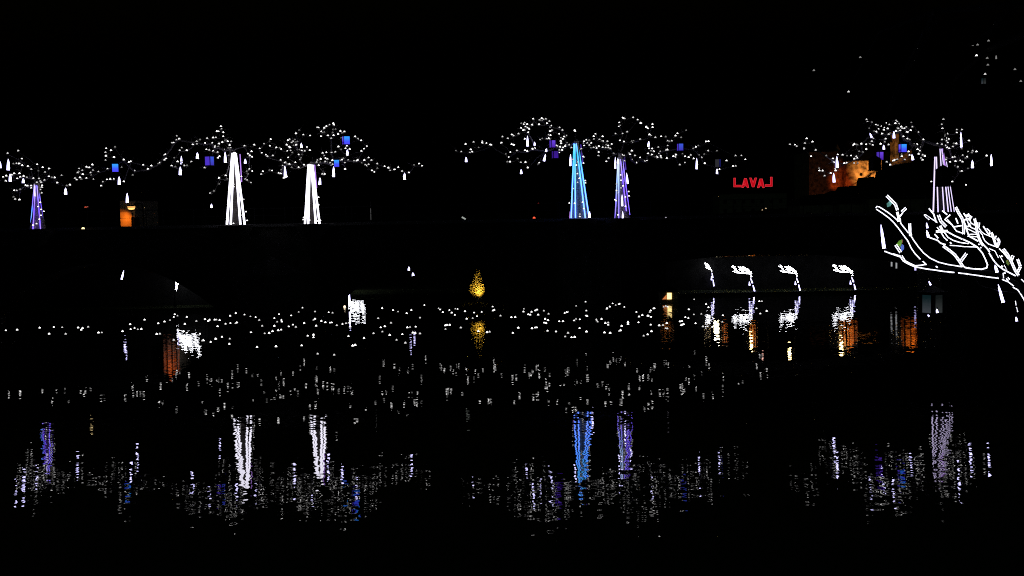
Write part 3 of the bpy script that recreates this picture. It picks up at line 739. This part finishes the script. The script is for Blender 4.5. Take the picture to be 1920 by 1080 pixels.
for i, (x, y, D, rz, sx, lb, s) in enumerate(FAR):
    p = P(x, y, D)
    c = branch.copy(); col.objects.link(c)
    for ch in branch.children:
        d = ch.copy(); col.objects.link(d); d.parent = c
        if ch.name.startswith('light_rope'):
            d.material_slots[0].link = 'OBJECT'; d.material_slots[0].material = M['rope_far']
    if i == 5: p = PR(334, 612, D)
    c.location = p
    zs = 0.80 if i < 4 else 1.42
    c.scale = (s * sx * 1.05, s, s * zs)
    c.rotation_euler = (0, 0, rz)
    tag(c, lb, 'light display', 'branch lights beyond the bridge')
    if i < 4:
        k_ = D / F / s
        mb = MB()
        for q0_, q1_ in (((0, 0), (3.2, -9)), ((4.2, -13), (7.2, -25))):
            mb.tube([(q0_[0] * k_, 0, q0_[1] * k_ / zs), ((q0_[0] + q1_[0]) * .5 * k_, 0, (q0_[1] + q1_[1]) * .5 * k_ / zs), (q1_[0] * k_, 0, q1_[1] * k_ / zs)], [.03, .045, .05], 6)
        mb.build('light_stem', M['icicle'], c)
        mb = MB(); mb.tube([(-2.5 * k_, 0, -6 * k_ / zs), (-2 * k_, 0, -13 * k_ / zs)], [.02, .07], 6); mb.build('light_drop', M['icicle'], c)
    post(c, max(0.15, (p.z + post_off.z * s * zs - (-0.8 if i == 4 else 0.22)) / (s * zs)), post_off)
post(branch, A0.z + post_off.z - 1.0, post_off)
# leaves of coloured plastic on the near branch
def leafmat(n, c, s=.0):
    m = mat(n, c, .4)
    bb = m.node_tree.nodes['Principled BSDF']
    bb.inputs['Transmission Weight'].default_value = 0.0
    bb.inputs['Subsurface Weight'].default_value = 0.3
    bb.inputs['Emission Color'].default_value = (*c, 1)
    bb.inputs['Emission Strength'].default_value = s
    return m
def petal(pts, off, m, name='petal'):
    c = sum((Vector(p) for p in pts), Vector((0, 0))) / len(pts)
    vs = [P(x, y, DN + off) - A0 for x, y in pts]; cc = P(c.x, c.y, DN + off - 0.012) - A0; cb = P(c.x, c.y, DN + off + 0.008) - A0
    n = len(vs)
    fs = [(i, (i+1) % n, n) for i in range(n)] + [((i+1) % n, i, n + 1) for i in range(n)]
    link(name, mesh(name, vs + [cc, cb], fs), m, branch)
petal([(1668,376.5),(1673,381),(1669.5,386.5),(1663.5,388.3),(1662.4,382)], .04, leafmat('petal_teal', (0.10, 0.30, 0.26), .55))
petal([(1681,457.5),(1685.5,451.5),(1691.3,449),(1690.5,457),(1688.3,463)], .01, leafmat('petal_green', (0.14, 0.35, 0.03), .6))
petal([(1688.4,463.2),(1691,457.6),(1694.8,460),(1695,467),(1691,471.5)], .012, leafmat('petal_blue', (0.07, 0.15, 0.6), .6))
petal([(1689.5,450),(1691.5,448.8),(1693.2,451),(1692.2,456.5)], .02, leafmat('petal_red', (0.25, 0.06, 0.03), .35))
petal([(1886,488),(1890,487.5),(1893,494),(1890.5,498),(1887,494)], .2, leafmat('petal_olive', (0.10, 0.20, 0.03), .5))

# icicles and wire at the near branch
NI = [(1651.7,421,1657.7,465.5,6,'long white icicle light hanging from the far left twig of the big bright branch'),
      (1737.3,417.5,1739,427.6,3.8,'upper short icicle light over another in the left middle of the big bright branch'),
      (1737.5,431.5,1741,444.6,5,'lower icicle light under a shorter one in the left middle of the big bright branch'),
      (1865.6,496.5,1869.6,510.5,5.6,'stout white icicle light inside the right part of the big bright branch'),
      (1871.5,533,1881,567,5.6,'tilted bluish white icicle light under the stem of the big bright branch'),
      (1905,594,1906.4,602,4.4,'small white icicle light low at the right edge below the big bright branch')]
for q in NI:
    icicle(*q[:5], DN - .12, q[5], 'icicle lights on the near branch', cord=.1)
mb = MB()
o0 = P(1826.7, 519, DN - .1)
mb.tube([P(x, y, DN - .1) - o0 for x, y in ((1826.7,519),(1831,526),(1835.8,534.2),(1851.7,539.2),(1871.7,545),(1893.3,547.5),(1930,551))], .0035, 4)
tag(mb.build('cable', M['stone'], loc=o0), 'thin slack grey cable under the big bright branch', 'cable')

# near grey lantern
GL = lantern(1748, 569, 43, 34, 12.0, 'grey', 'grey house-shaped lantern with two pale panes hanging low at the right', rot=.52, cord=.1, bar=.2)
# small drop lights at that lantern
icicle(1741.5,527,1745,534.4,3.2, 11.9, 'tiny bluish icicle light at the peak of the grey lantern', 'icicle lights on the near branch', cord=.05)
icicle(1756.5,579,1757.5,586.5,4.2, 11.78, 'tiny bright drop light at the bottom corner of the grey lantern', 'icicle lights on the near branch', cord=.02)
icicle(1739.5,590,1742,592.8,3.0, 11.9, 'tiny tilted drop light just below the grey lantern', 'icicle lights on the near branch', cord=.02)

# lights half seen under the arches
for q, lb in (((232,507,228,524,3.4), 'thin leaning white icicle light under the far left arch'), ((331.3,531,330.8,542,4), 'short white icicle light under the left arch'),
              ((766.5,500,766.5,507,4), 'upper of two tiny white icicle lights under the middle arch'), ((774,511,774.6,517,4.6), 'lower of two tiny white icicle lights under the middle arch'),
              ((654.6,546,655.6,573,3.6), 'upright white icicle light at the left end of the middle arch'),
              ):
    icicle(*q, 86.0, lb, 'icicle lights beyond the bridge')

# ------------------------------------------------------------------ near dark tree in the top right with a few faint lights
nt_p = Vector((9.2, 16.0, 1.0))
near = empty('bare_tree', nt_p, 'dark bare tree in the upper right corner with a few faint lights', 'tree')
def rel(x, y, D): return P(x, y, D) - nt_p
mb = MB(); mb.tube([(0,0,-.1),(0.1,0,3),(0.0,.1,6),(-.1,0,8.6)], [.32,.25,.19,.12], 9); mb.build('trunk', M['bark'], near, smooth=True)
limb_px = [[(2010,40),(1930,60),(1850,95),(1790,150),(1768,290)],[(2000,0),(1900,10),(1760,20),(1650,60),(1590,170)],[(2020,130),(1940,150),(1900,160)],[(1850,95),(1847,120),(1845,140)],[(1760,20),(1690,150),(1642,270)],[(1900,10),(1860,60),(1815,85)]]
for k, lp in enumerate(limb_px):
    dd = [16.3, 18, 22, 28, 38][:len(lp)] if k in (0, 1) else ([22] * len(lp) if k in (2, 3) else ([22, 30, 39] if k == 4 else [18, 19, 20]))
    if k == 0: dd = [16.3, 18, 22, 30, 39]
    q = [rel(x, y, D) for (x, y), D in zip(lp, dd)]
    mb = MB()
    if k in (0, 1, 2): q = [Vector((-.05, .05, 7.6 - k * .5))] + q
    mb.tube(q, [max(.012, .10 * (1 - i / len(q))) for i in range(len(q))], 5)
    mb.build('limb', M['bark'], near)
faint = [(1831,105,2),(1852.3,122.7,0),(1847,140,1),(1914,153.3,0),(1613,108.5,0),(1591,173,1),(1823,86,0),(1833,85,0),(1853.5,77.5,0),(1851,110,0),(1903,131,0),(1526,133,0)]
sm = [dome_mesh('dome_light', .022, M['bulb%d' % (i + 1)]) for i in range(3)]
for x, y, k in faint:
    link('dome_light', sm[k], None, near, rel(x, y, 21.5))
lantern(1844.5, 152, 7.5, 10, 22, 'grey', 'very faint grey lantern in the upper right corner', rot=.2, cord=.2)
icicle(1867.7,103.5,1868,110.5,3, 21.5, 'very faint short icicle light in the upper right corner', 'icicle lights on the near tree', dim=True)

# ------------------------------------------------------------------ castle on the hill
DC = 230.0
def W(x, y, D=DC): return P(x, y, D)
k = DC / F
castle = empty('castle', W(1600, 372), 'old stone castle on the hill, floodlit orange and red', 'castle')
CO = castle.location.copy()
def cq(x, y, D=DC): return W(x, y, D) - CO
# left square keep, seen side on
def block(name, x0, x1, ytop, ybot, D0, D1, m):
    mb = MB(); a = cq(x0, ytop, D0); c = cq(x1, ybot, D0); mb.box((a.x, D0 - DC, c.z), (c.x, D1 - DC, a.z)); return mb.build(name, m, castle)
block('keep_wall', 1517, 1572, 285, 384, DC + 2, DC + 14, M['castle'])
c0 = cq(1578, 362)
mb = MB(); h = 92 * k
mb.lathe([(1.15 * 11 * k, -2), (11.5 * k, 0), (10.5 * k, 24 * k), (10 * k, h * .62), (11 * k, h * .66), (11 * k, h * .72), (0, h * 1.02)], 20, c=(c0.x, 3, c0.z)); mb.build('round_tower', M['castle'], castle, smooth=False)
# long wall with window openings
a = cq(1586, 302, DC + 1); c = cq(1653, 352, DC + 1)
wx = [a.x, cq(1615.5, 0, DC).x, cq(1620, 0, DC).x, c.x]
wz = [c.z - 4, cq(1618, 346).z, cq(1618, 340).z, cq(1618, 329.5).z, cq(1618, 324).z, a.z]
mb = MB()
for i in range(3):
    for j in range(5):
        if i == 1 and j in (1, 3): continue
        mb.box((wx[i], 1, wz[j]), (wx[i+1], 7, wz[j+1]))
mb.build('long_wall', M['castle'], castle)
for j in (1, 3):
    f_ = MB(); x0, x1, z0, z1 = wx[1], wx[2], wz[j], wz[j+1]
    f_.box((x0, 1.5, z0), (x1, 1.6, z1)); win = f_.build('window', M['dark_glass'], castle)
    f_ = MB(); f_.box((x0, 1.4, (z0+z1)/2 - .03), (x1, 1.497, (z0+z1)/2 + .03)); f_.box(((x0+x1)/2 - .03, 1.38, z0), ((x0+x1)/2 + .03, 1.398, z1)); f_.build('frame', M['metal'], win)
mb = MB(); e = .35
mb.add([(a.x - e, .4, a.z), (c.x + e, .4, a.z), (c.x + e, 7.6, a.z), (a.x - e, 7.6, a.z), (a.x + 1, 4, a.z + 4.2), (c.x - 1, 4, a.z + 4.2)], [(0,1,5,4),(2,3,4,5),(1,2,5),(3,0,4),(3,2,1,0)])
mb.build('roof', M['slate'], castle)
block('chimney', 1678.5, 1685.5, 247, 302, DC + 3, DC + 6, M['castle'])
block('gable_wall', 1675, 1710, 283, 312, DC + 7, DC + 12, M['castle'])
# floodlights
def flood(px, py, D, aim, colr, en, ang, label, bl=.8):
    p = W(px, py, D)
    e = empty('floodlight', p, label, 'floodlight', 'castle floodlights')
    mb = MB(); mb.box((-.2, -.15, -.12), (.2, .15, .12)); mb.box((-.04, -.04, -1.5), (.04, .04, -.12)); mb.build('housing', M['metal'], e)
    mb = MB(); mb.box((-.17, .151, -.09), (.17, .17, .09)); mb.build('lens', glow('flood_lens', colr, 3), e)
    lamp('flood_lamp', 'SPOT', p + Vector((0, .4, .3)), colr, en, e, aim, ang, bl, .15)
flood(1640, 346, DC - 5, W(1636, 326, DC), (1.0, 0.40, 0.085), 3400, 92, 'floodlight at the foot of the orange castle wall')
flood(1577, 362, DC - 4, W(1578, 343, DC + 1), (1.0, 0.12, 0.015), 620, 60, 'floodlight at the foot of the red round tower')
flood(1540, 384, DC - 9, W(1545, 335, DC), (1.0, 0.20, 0.05), 140, 105, 'floodlight below the dim red keep')
flood(1678, 312, DC - 2, W(1682, 280, DC + 3), (1.0, 0.5, 0.18), 200, 60, 'floodlight below the castle chimney')
# dark houses whose roofs cut the foot of the castle
def dark_house(pts, D, depth, label, base_y):
    a = P(pts[0][0], base_y, D)
    e = empty('house', (a.x, D, 0.23), label, 'house', 'dark houses below the castle')
    ol = [P(x, y, D) for x, y in pts]
    q = [(p.x - a.x, p.z - .23) for p in ol]
    x0, x1 = q[0][0], q[-1][0]
    zt = min(q[0][1], q[-1][1])
    mb = MB(); mb.box((x0, 0, 0), (x1, depth, zt - .01)); mb.build('wall', M['plaster'], e)
    mb = MB(); mb.prism([(x0 - .2, zt)] + [p for p in q if p[1] > zt + .01] + [(x1 + .2, zt)], -.2, depth + .2); mb.build('roof', M['slate'], e)
    n = max(2, int((x1 - x0) / 2.4))
    for i in range(n):
        for zz in (1.2, 4.2):
            if zz + 1.5 > zt: continue
            xx = x0 + (i + .5) * (x1 - x0) / n
            wq = MB(); wq.box((xx - .45, -.02, zz), (xx + .45, -.003, zz + 1.4)); wo = wq.build('window', M['dark_glass'], e)
            wq = MB(); wq.box((xx - .03, -.05, zz), (xx + .03, -.021, zz + 1.4)); wq.build('frame', M['metal'], wo)
dark_house([(1500,385),(1528,366),(1570,362),(1585,356),(1600,382)], 190, 8, 'dark house roof below the dim red keep', 400)
dark_house([(1574,382),(1598,348.5),(1632,347.5),(1640,362)], 188, 8, 'dark house roof below the orange castle wall', 400)
dark_house([(1630,372),(1631,341),(1634,332),(1638,331),(1641,338),(1650,340),(1662,334),(1672,372)], 186, 7, 'dark house with a chimney right of the orange wall', 400)
dark_house([(1660,372),(1672,318),(1712,304),(1745,316),(1752,372)], 192, 8, 'dark house roof below the castle chimney', 400)

# bare tree in front of the lit wall, throws branch shadows
p = W(1652, 352, DC - 3)
bt = empty('bare_tree', p, 'small bare tree beside the orange castle wall', 'tree')
mb = MB(); mb.tube([(0,0,-1.5),(0,0,1),(-.3,0,2.2)], [.16,.12,.08], 6); mb.build('trunk', M['bark'], bt)
mb = MB()
for pts in ([(-.3,0,2.2),(-2,1.2,1.4),(-4.5,1.8,.2)],[(-.2,0,1.6),(-1.8,1.2,.7),(-4,1.6,-.6)],[(-.3,0,2.2),(.1,.4,3.1)],[(-1.4,.8,1.8),(-1.9,1,.4)],[(-.2,0,1.9),(.6,.8,1.3),(1.0,1,.6)]):
    mb.tube(pts, [.09,.07,.03][:len(pts)], 4)
mb.build('limb', M['bark'], bt)

# ------------------------------------------------------------------ red neon town sign on a roof
DS = 420.0; KS = 2.8
q0 = P(1412, 362, DS)
bld = empty('building', (q0.x, DS, 0.23), 'dark flat-roofed building carrying the red neon sign', 'building')
hh = q0.z - .23
mb = MB(); mb.box((-12, 0, 0), (12, 14, hh - .2)); mb.build('wall', M['plaster'], bld)
mb = MB(); mb.box((-12.3, -.3, hh - .199), (12.3, 14.3, hh)); mb.build('roof', M['slate'], bld)
for i in range(7):
    for zz in (1.0, 4.4, 7.8):
        mb = MB(); mb.box((-10.6 + i * 3.3, -.02, zz), (-9.4 + i * 3.3, -.003, zz + 1.5)); wo = mb.build('window', M['dark_glass'], bld)
        mb = MB(); mb.box((-10.03 + i * 3.3, -.05, zz), (-9.97 + i * 3.3, -.021, zz + 1.5)); mb.build('frame', M['metal'], wo)
sign = empty('neon_sign', q0, 'red neon sign spelling LAVAL with its last letter mirrored', 'sign')
red = glow('neon_face', (0.50, 0.003, 0.010), 1.0)
tubem = glow('neon_tube_glow', (0.9, 0.05, 0.07), 1.0)
def lp(s): return [(1360 + float(a.split(',')[0]) / 19.2, 325 + float(a.split(',')[1]) / 19.2) for a in s.split()]
LET = [lp("300,170 365,170 365,425 575,425 575,490 300,490"), lp("590,515 680,185 765,185 845,515 785,515 755,455 690,455 650,515"),
       lp("870,165 935,165 1000,330 1060,165 1130,165 1040,490 960,490"), lp("1150,520 1235,200 1335,200 1405,520 1345,520 1315,455 1240,455 1215,520"), lp("1620,135 1690,135 1690,470 1430,470 1430,405 1620,405")]
for li, L in enumerate(LET):
    ol = [P(x, y, DS + 1) - q0 for x, y in L]
    mb = MB(); mb.prism([(v.x, v.z) for v in ol], 1.0, 1.15); o = mb.build('letter', red, sign)
    t_ = MB(); ring = [Vector((v.x, .96, v.z)) for v in ol]; ring.append(ring[0])
    for a_, b_ in zip(ring[:-1], ring[1:]): t_.tube([a_, b_], .055, 5)
    if li in (1, 3):
        cx_ = sum(v.x for v in ring[:3]) / 3; cz = ring[2].z
        t_.tube([Vector((cx_ - .42, .9, cz - 2.1)), Vector((cx_, .9, cz - .7)), Vector((cx_ + .42, .9, cz - 2.1)), Vector((cx_ - .42, .9, cz - 2.1))], .06, 4)
    t_.build('neon_tube', tubem, o)
mb = MB()
zl = min(v.z for v in [P(x, y, DS + 1) - q0 for L in LET for x, y in L])
for zz in (zl + .4, zl + 2.5): mb.box((-7, 1.2, zz), (7, 1.3, zz + .12))
for xx in (-6.7, -3.4, 0, 3.4, 6.7): mb.box((xx, 1.31, 0), (xx + .12, 1.45, zl + 3))
mb.build('rack', M['metal'], sign)
# faint lit windows right of the sign building

# ------------------------------------------------------------------ lamp-lit corner house at the left
DL = 92.0
p = P(226.5, 426.5, DL)
hs = empty('house', (p.x, DL, 6.0), 'house corner lit deep orange by a street lamp', 'house')
def lw(x, y): v = P(x, y, DL) - Vector((p.x, DL, 6.0)); return v
r1 = lw(252, 376)
mb = MB(); mb.box((0, 0, 0), (r1.x, 6, r1.z)); mb.build('wall', M['plaster'], hs)
mb = MB(); mb.prism([(-.25, r1.z + .001), (r1.x + .25, r1.z + .001), (r1.x / 2, r1.z + 1.0)], -.25, 6.25); mb.build('roof', M['slate'], hs)
mb = MB(); zz0 = lw(226, 426).z; mb.box((.85, -.03, zz0 + .05), (1.5, -.003, zz0 + .75)); wo = mb.build('window', M['dark_glass'], hs)
mb = MB(); mb.box((1.16, -.06, zz0 + .05), (1.19, -.031, zz0 + .75)); mb.build('frame', M['metal'], wo)
lpnt = P(246.3, 389.6, DL - 1.0)
sl = empty('street_lamp', (lpnt.x, lpnt.y, 6.0), 'glowing oval orange street lamp in front of the corner house', 'street lamp')
zb = lpnt.z - 6.0
mb = MB(); mb.tube([(.9, 0, 0), (.9, 0, zb * .8), (.82, 0, zb + .3), (.5, 0, zb + .32), (.1, 0, zb + .18)], [.09, .06, .05, .04, .04], 7); mb.build('pole', M['metal'], sl)
mb = MB(); mb.lathe([(0, zb + .2), (.2, zb + .16), (.3, zb + .06), (.3, zb + .02)], 12, c=(0, 0, 0)); mb.build('hood', M['metal'], sl)
mb = MB(); mb.lathe([(.29, zb + .10), (.28, zb), (.2, zb - .12), (0, zb - .16)], 12); mb.build('glass', glow('sodium_glass', (1.0, .5, .14), 1.9), sl)
lamp('lamp_light', 'SPOT', lpnt + Vector((-.1, -.05, -.25)), (1.0, .22, .012), 300, sl, P(226, 419, DL), 80, 1.0, .1)
# two small ground lights further left
def globe(px, py, D, r, colr, st, label, name='ground_light', cat='lamp', stand=.3):
    q = P(px, py, D)
    e = empty(name, (q.x, q.y, q.z - stand), label, cat)
    mb = MB(); mb.lathe([(r, 0), (r * .95, r * .5), (r * .6, r * 1.0), (0, r * 1.2)], 10, c=(0, 0, stand)); mb.build('glass', glow(name + '_glow', colr, st), e)
    mb = MB(); mb.lathe([(r * .5, 0), (r * .4, stand - .02), (r * 1.05, stand - .015), (r * 1.05, stand - .003)], 8); mb.build('stem', M['metal'], e)
globe(156, 429.5, 74.9, .10, (1.0, .75, .35), 2.2, 'small warm dome lamp on the bridge edge left of the corner house', stand=.25)
globe(160.5, 389.5, 100, .10, (.9, .12, .06), .5, 'faint red lamp above the warm dome lamp at the left', stand=4)
globe(164, 388.5, 100, .07, (.8, .2, .15), .4, 'faint pink lamp beside the faint red one at the left', stand=4)
globe(1001.5, 409.5, 76.5, .09, (1.0, .09, .04), 1.6, 'small red lamp on the bridge left of the blue tree', stand=.3)
globe(1009.5, 382, 84, .05, (1.0, .08, .08), .6, 'tiny red lamp above the red lamp left of the blue tree', stand=1.3)
globe(1248.5, 408.5, 75.2, .05, (.6, .55, .65), .7, 'tiny pale lamp on the bridge right of the violet tree', stand=.15)
globe(1430, 394.5, 140, .12, (1.0, .7, .4), .5, 'faint warm lamp low under the red neon sign', stand=2)
globe(1436, 391.5, 140, .10, (1.0, .7, .4), .6, 'second faint warm lamp under the red neon sign', stand=2)
globe(1288, 600, 86, .10, (.6, .02, .08), .5, 'dim red lamp just over the water under the right arch', stand=.25)
# white bar and pale pole on the bridge
a = P(866, 407, 76); c = P(873, 411, 76)
mb = MB(); mb.tube([a - a, c - a], .05, 6)
tag(mb.build('light_bar', glow('bar_glow', (.55, .6, .55), .6), loc=a), 'short slanting pale light bar on the bridge left of centre', 'light')
a = P(696, 378, 78); bq = P(694.5, 416, 78)
e = empty('banner_pole', (bq.x, 78, DECK), 'thin pale pole on the bridge right of the white trees', 'pole')
mb = MB(); mb.tube([(0, 0, 0), (.03, 0, .7), (.06, 0, a.z - DECK)], .03, 6); mb.build('shaft', M['stone'], e)
mb = MB(); mb.tube([(.045, -.04, .15), (.05, -.04, .9)], .012, 4); mb.build('strip', glow('strip_glow', (.2, .2, .2), .6), e)

# ------------------------------------------------------------------ yellow lit tree on the islet
yp = P(898, 565, 83.6)
yt = empty('evergreen_tree', (yp.x, yp.y, .5), 'bushy tree lit bright yellow from below on the islet under the bridge', 'tree')
H = P(898, 502, 83.6).z - .5
mb = MB(); mb.tube([(0, 0, -.1), (.02, 0, H * .4), (-.05, 0, H * .8)], [.20, .13, .04], 9); mb.build('trunk', M['pale_bark'], yt)
mb = MB(); r2 = random.Random(3)
for i in range(4600):
    z = r2.random() ** .8
    rad = (.50 + .22 * math.sin(z * 5.2)) * (1.0 if z < .82 else max(.3, 1 - (z - .82) * 3.0)) * (.55 + 1.6 * z if z < .28 else 1) * r2.random() ** .45
    th = r2.uniform(0, 6.283)
    c = Vector((rad * math.cos(th) * (.95 if math.cos(th) < 0 else .62) - .02 + .10 * max(0, z - .6), rad * math.sin(th) * .7, (.12 + z * (H - .2)) if rad > .3 else (.5 + z * (H - .6))))
    u = Vector((r2.uniform(-1,1), r2.uniform(-1,1), r2.uniform(-.6,1))).normalized() * r2.uniform(.035, .075)
    v = u.cross(Vector((r2.uniform(-1,1), r2.uniform(-1,1), r2.uniform(-1,1)))).normalized() * .017
    mb.add([c - u, c + v, c + u, c - v], [(0, 1, 2, 3)])
o = mb.build('crown', M['leaf'], yt)
e = empty('spotlight', (yp.x + .05, yp.y - 1.1, .5), 'small spotlight shining up at the yellow tree', 'spotlight')
mb = MB(); mb.lathe([(.09, 0), (.09, .16), (.11, .2)], 8); mb.build('housing', M['metal'], e)
lamp('spot_lamp', 'SPOT', (yp.x + .05, yp.y - 1.1, .78), (1.0, .62, .10), 1300, e, (yp.x - .02, yp.y - .1, 2.0), 84, .9, .05)

# ------------------------------------------------------------------ street beyond the bridge: lamps and lit walls, seen mostly in the water
def hooded_lamp(px, py, D, wd, colr, st, label):
    q = PR(px, py, D)
    e = empty('street_lamp', (q.x, q.y, 2.9), label, 'street lamp', 'street lamps beyond the bridge')
    z = q.z - 2.9; r = wd * .5 * D / F
    mb = MB(); mb.tube([(.5, .3, 0), (.5, .3, z * .85), (.35, .2, z + .28), (0, 0, z + .2)], [.08, .06, .045, .04], 6); mb.build('pole', M['metal'], e)
    mb = MB(); mb.lathe([(0, z + .25), (r * .8, z + .18), (r * 1.15, z + .05)], 10); mb.build('hood', M['metal'], e)
    mb = MB(); mb.lathe([(r, z + .1), (r, z - .1), (r * .7, z - .25), (0, z - .28)], 10); mb.build('glass', glow('lamp_glass', colr, st), e)
    return q
def lit_wall(px, py, wd, ht, D, colr, en, label, side=0.0, spread=78):
    """a house front lit by a wall lamp; placed by its mirror image"""
    q = PR(px, py, D)
    w_ = wd * D / F; h_ = ht * D / F
    gz = 2.75 if px < 900 else 2.9
    e = empty('riverside_house', (q.x, q.y, gz), label, 'house', 'lit house fronts beyond the bridge')
    z = q.z - gz
    mb = MB(); mb.box((-w_ / 2, 0, 0), (w_ / 2, 3, z + h_ * .62)); mb.build('wall', M['plaster'], e)
    mb = MB(); mb.prism([(-w_ / 2 - .15, z + h_ * .62 + .001), (w_ / 2 + .15, z + h_ * .62 + .001), (0, z + h_ * .62 + .35)], -.15, 3.15); mb.build('roof', M['slate'], e)
    for i, xx in enumerate((-.27, .05, .33)):
        mb = MB(); mb.box((xx * w_ - .04, -.05, .02), (xx * w_ + .04, -.003, z + h_ * .55)); mb.build('timber', M['bark'], e)
    lamp('wall_lamp', 'SPOT', (q.x + side * w_, q.y - 0.75, q.z + h_ * .55), colr, en * .30, e, (q.x + side * w_ * .5, q.y, q.z + h_ * .05), spread, 1.0, .12)
ORG = (1.0, .22, .015)
lit_wall(322, 676, 30, 50, 90.5, (1.0, .17, .012), 420, 'house front lit dull orange behind the left arch')
lit_wall(1251, 610, 26, 30, 97, (1.0, .36, .08), 200, 'house front lit pale orange at the left of the right arch')
lit_wall(1326, 603, 12, 50, 97, (.9, .75, .7), 45, 'narrow grey lit house front in the right arch')
lit_wall(1359, 612, 11, 40, 97, ORG, 420, 'narrow house front lit orange in the right arch')
lit_wall(1413, 612, 15, 56, 97, ORG, 640, 'house front lit orange behind the third branch light')
lit_wall(1590, 624, 36, 48, 97, ORG, 900, 'broad house front lit orange behind the rightmost branch light')
lit_wall(1706, 632, 34, 44, 97, ORG, 800, 'house front lit orange at the right end of the right arch', side=.2)
hooded_lamp(1343.5, 622, 96.2, 10, (1.0, .86, .55), 45, 'hooded yellow street lamp, leftmost beyond the right arch')
hooded_lamp(1408.5, 645, 96.2, 5.5, (1.0, .66, .22), 45, 'hooded yellow street lamp behind the third branch light')
hooded_lamp(1480.5, 665, 96.2, 6, (1.0, .72, .28), 40, 'hooded yellow street lamp behind the second branch light')
hooded_lamp(1577.5, 652, 96.2, 6.5, (1.0, .72, .28), 45, 'hooded yellow street lamp behind the rightmost branch light')
hooded_lamp(1430, 672, 96.2, 3, (1.0, .5, .4), 3, 'small pinkish lamp right of the third branch light')
# little boathouse lit at the left of the right arch
bp = P(1256, 561, 86.5)
bh = empty('boathouse', (bp.x, bp.y, 0), 'tiny boathouse front lit warm yellow under the right arch', 'boathouse')
mb = MB(); mb.box((-.62, 0, -.3), (.62, 1.6, .78)); mb.build('wall', M['plaster'], bh)
mb = MB(); mb.prism([(-.72, .781), (.72, .781), (0.1, 1.25)], -.1, 1.7); mb.build('roof', M['slate'], bh)
mb = MB(); mb.box((-.2, -.03, .25), (.12, -.003, .72)); mb.build('window', glow('boathouse_window', (1.0, .72, .28), 2.2), bh)
mb = MB(); mb.add([(-.56,-.02,.25),(-.24,-.02,.25),(-.24,-.02,.6),(-.56,-.003,.25),(-.24,-.003,.25),(-.24,-.003,.6)], [(0,1,2),(5,4,3),(0,3,4,1),(1,4,5,2),(2,5,3,0)]); mb.build('window', glow('boathouse_side_window', (.8, .25, .07), .8), bh)
globe(646.3, 575.5, 88, .09, (1.0, .8, .55), 2.6, 'small warm flame-like lamp left of the hidden branch light', stand=.3)

# faint warm lights high under the right arch
for k, (x, y) in enumerate(((1357, 497), (1384, 497), (1404, 502), (1410, 495.5), (1413, 501.5), (1420, 496.5), (1429, 502.5), (1473, 494))):
    globe(x, y, 97.5, .035 + .01 * (k % 3), (1.0, .72, .55), .45, 'faint warm pinprick of light high under the right arch', name='garland_bulb', cat='light', stand=.2)
for o in col.objects:
    if o.name.startswith('garland_bulb') and o.parent is None: o['group'] = 'faint warm lights under the right arch'
# slim lights at the right end of the right arch, seen as streaks in the water
def slim_light(px, y0, y1, D, wd, colr, st, label):
    a_ = PR(px, y0, D); b_ = PR(px, y1, D)
    e_ = empty('light_column', (a_.x, a_.y, 2.9 if D > 95.8 else .22), label, 'light column', 'slim lights at the right end of the right arch')
    zb_ = e_.location.z
    m_ = MB(); m_.tube([(0, 0, a_.z - zb_), (0, 0, b_.z - zb_)], wd * .5 * D / F, 6); m_.build('tube_light', glow('column_glow', colr, st), e_)
    m_ = MB(); m_.lathe([(.06, 0), (.05, max(.02, a_.z - zb_ - .01))], 6); m_.build('stem', M['metal'], e_)
slim_light(1671.5, 594, 616, 93.2, 3.0, (.8, .82, .85), .4, 'pale slim light column, left of the close pair at the right bank')
slim_light(1680.5, 590, 616, 93.2, 3.0, (.8, .82, .85), .4, 'pale slim light column, right of the close pair at the right bank')
slim_light(1716, 585, 602, 93.2, 3.5, (.55, .5, 1.0), 1.6, 'violet white light column beside the grey lantern')
globe(1707, 597.5, 86, .10, (1.0, .28, .06), 1.4, 'small orange lamp just over the water left of the grey lantern', stand=.25)
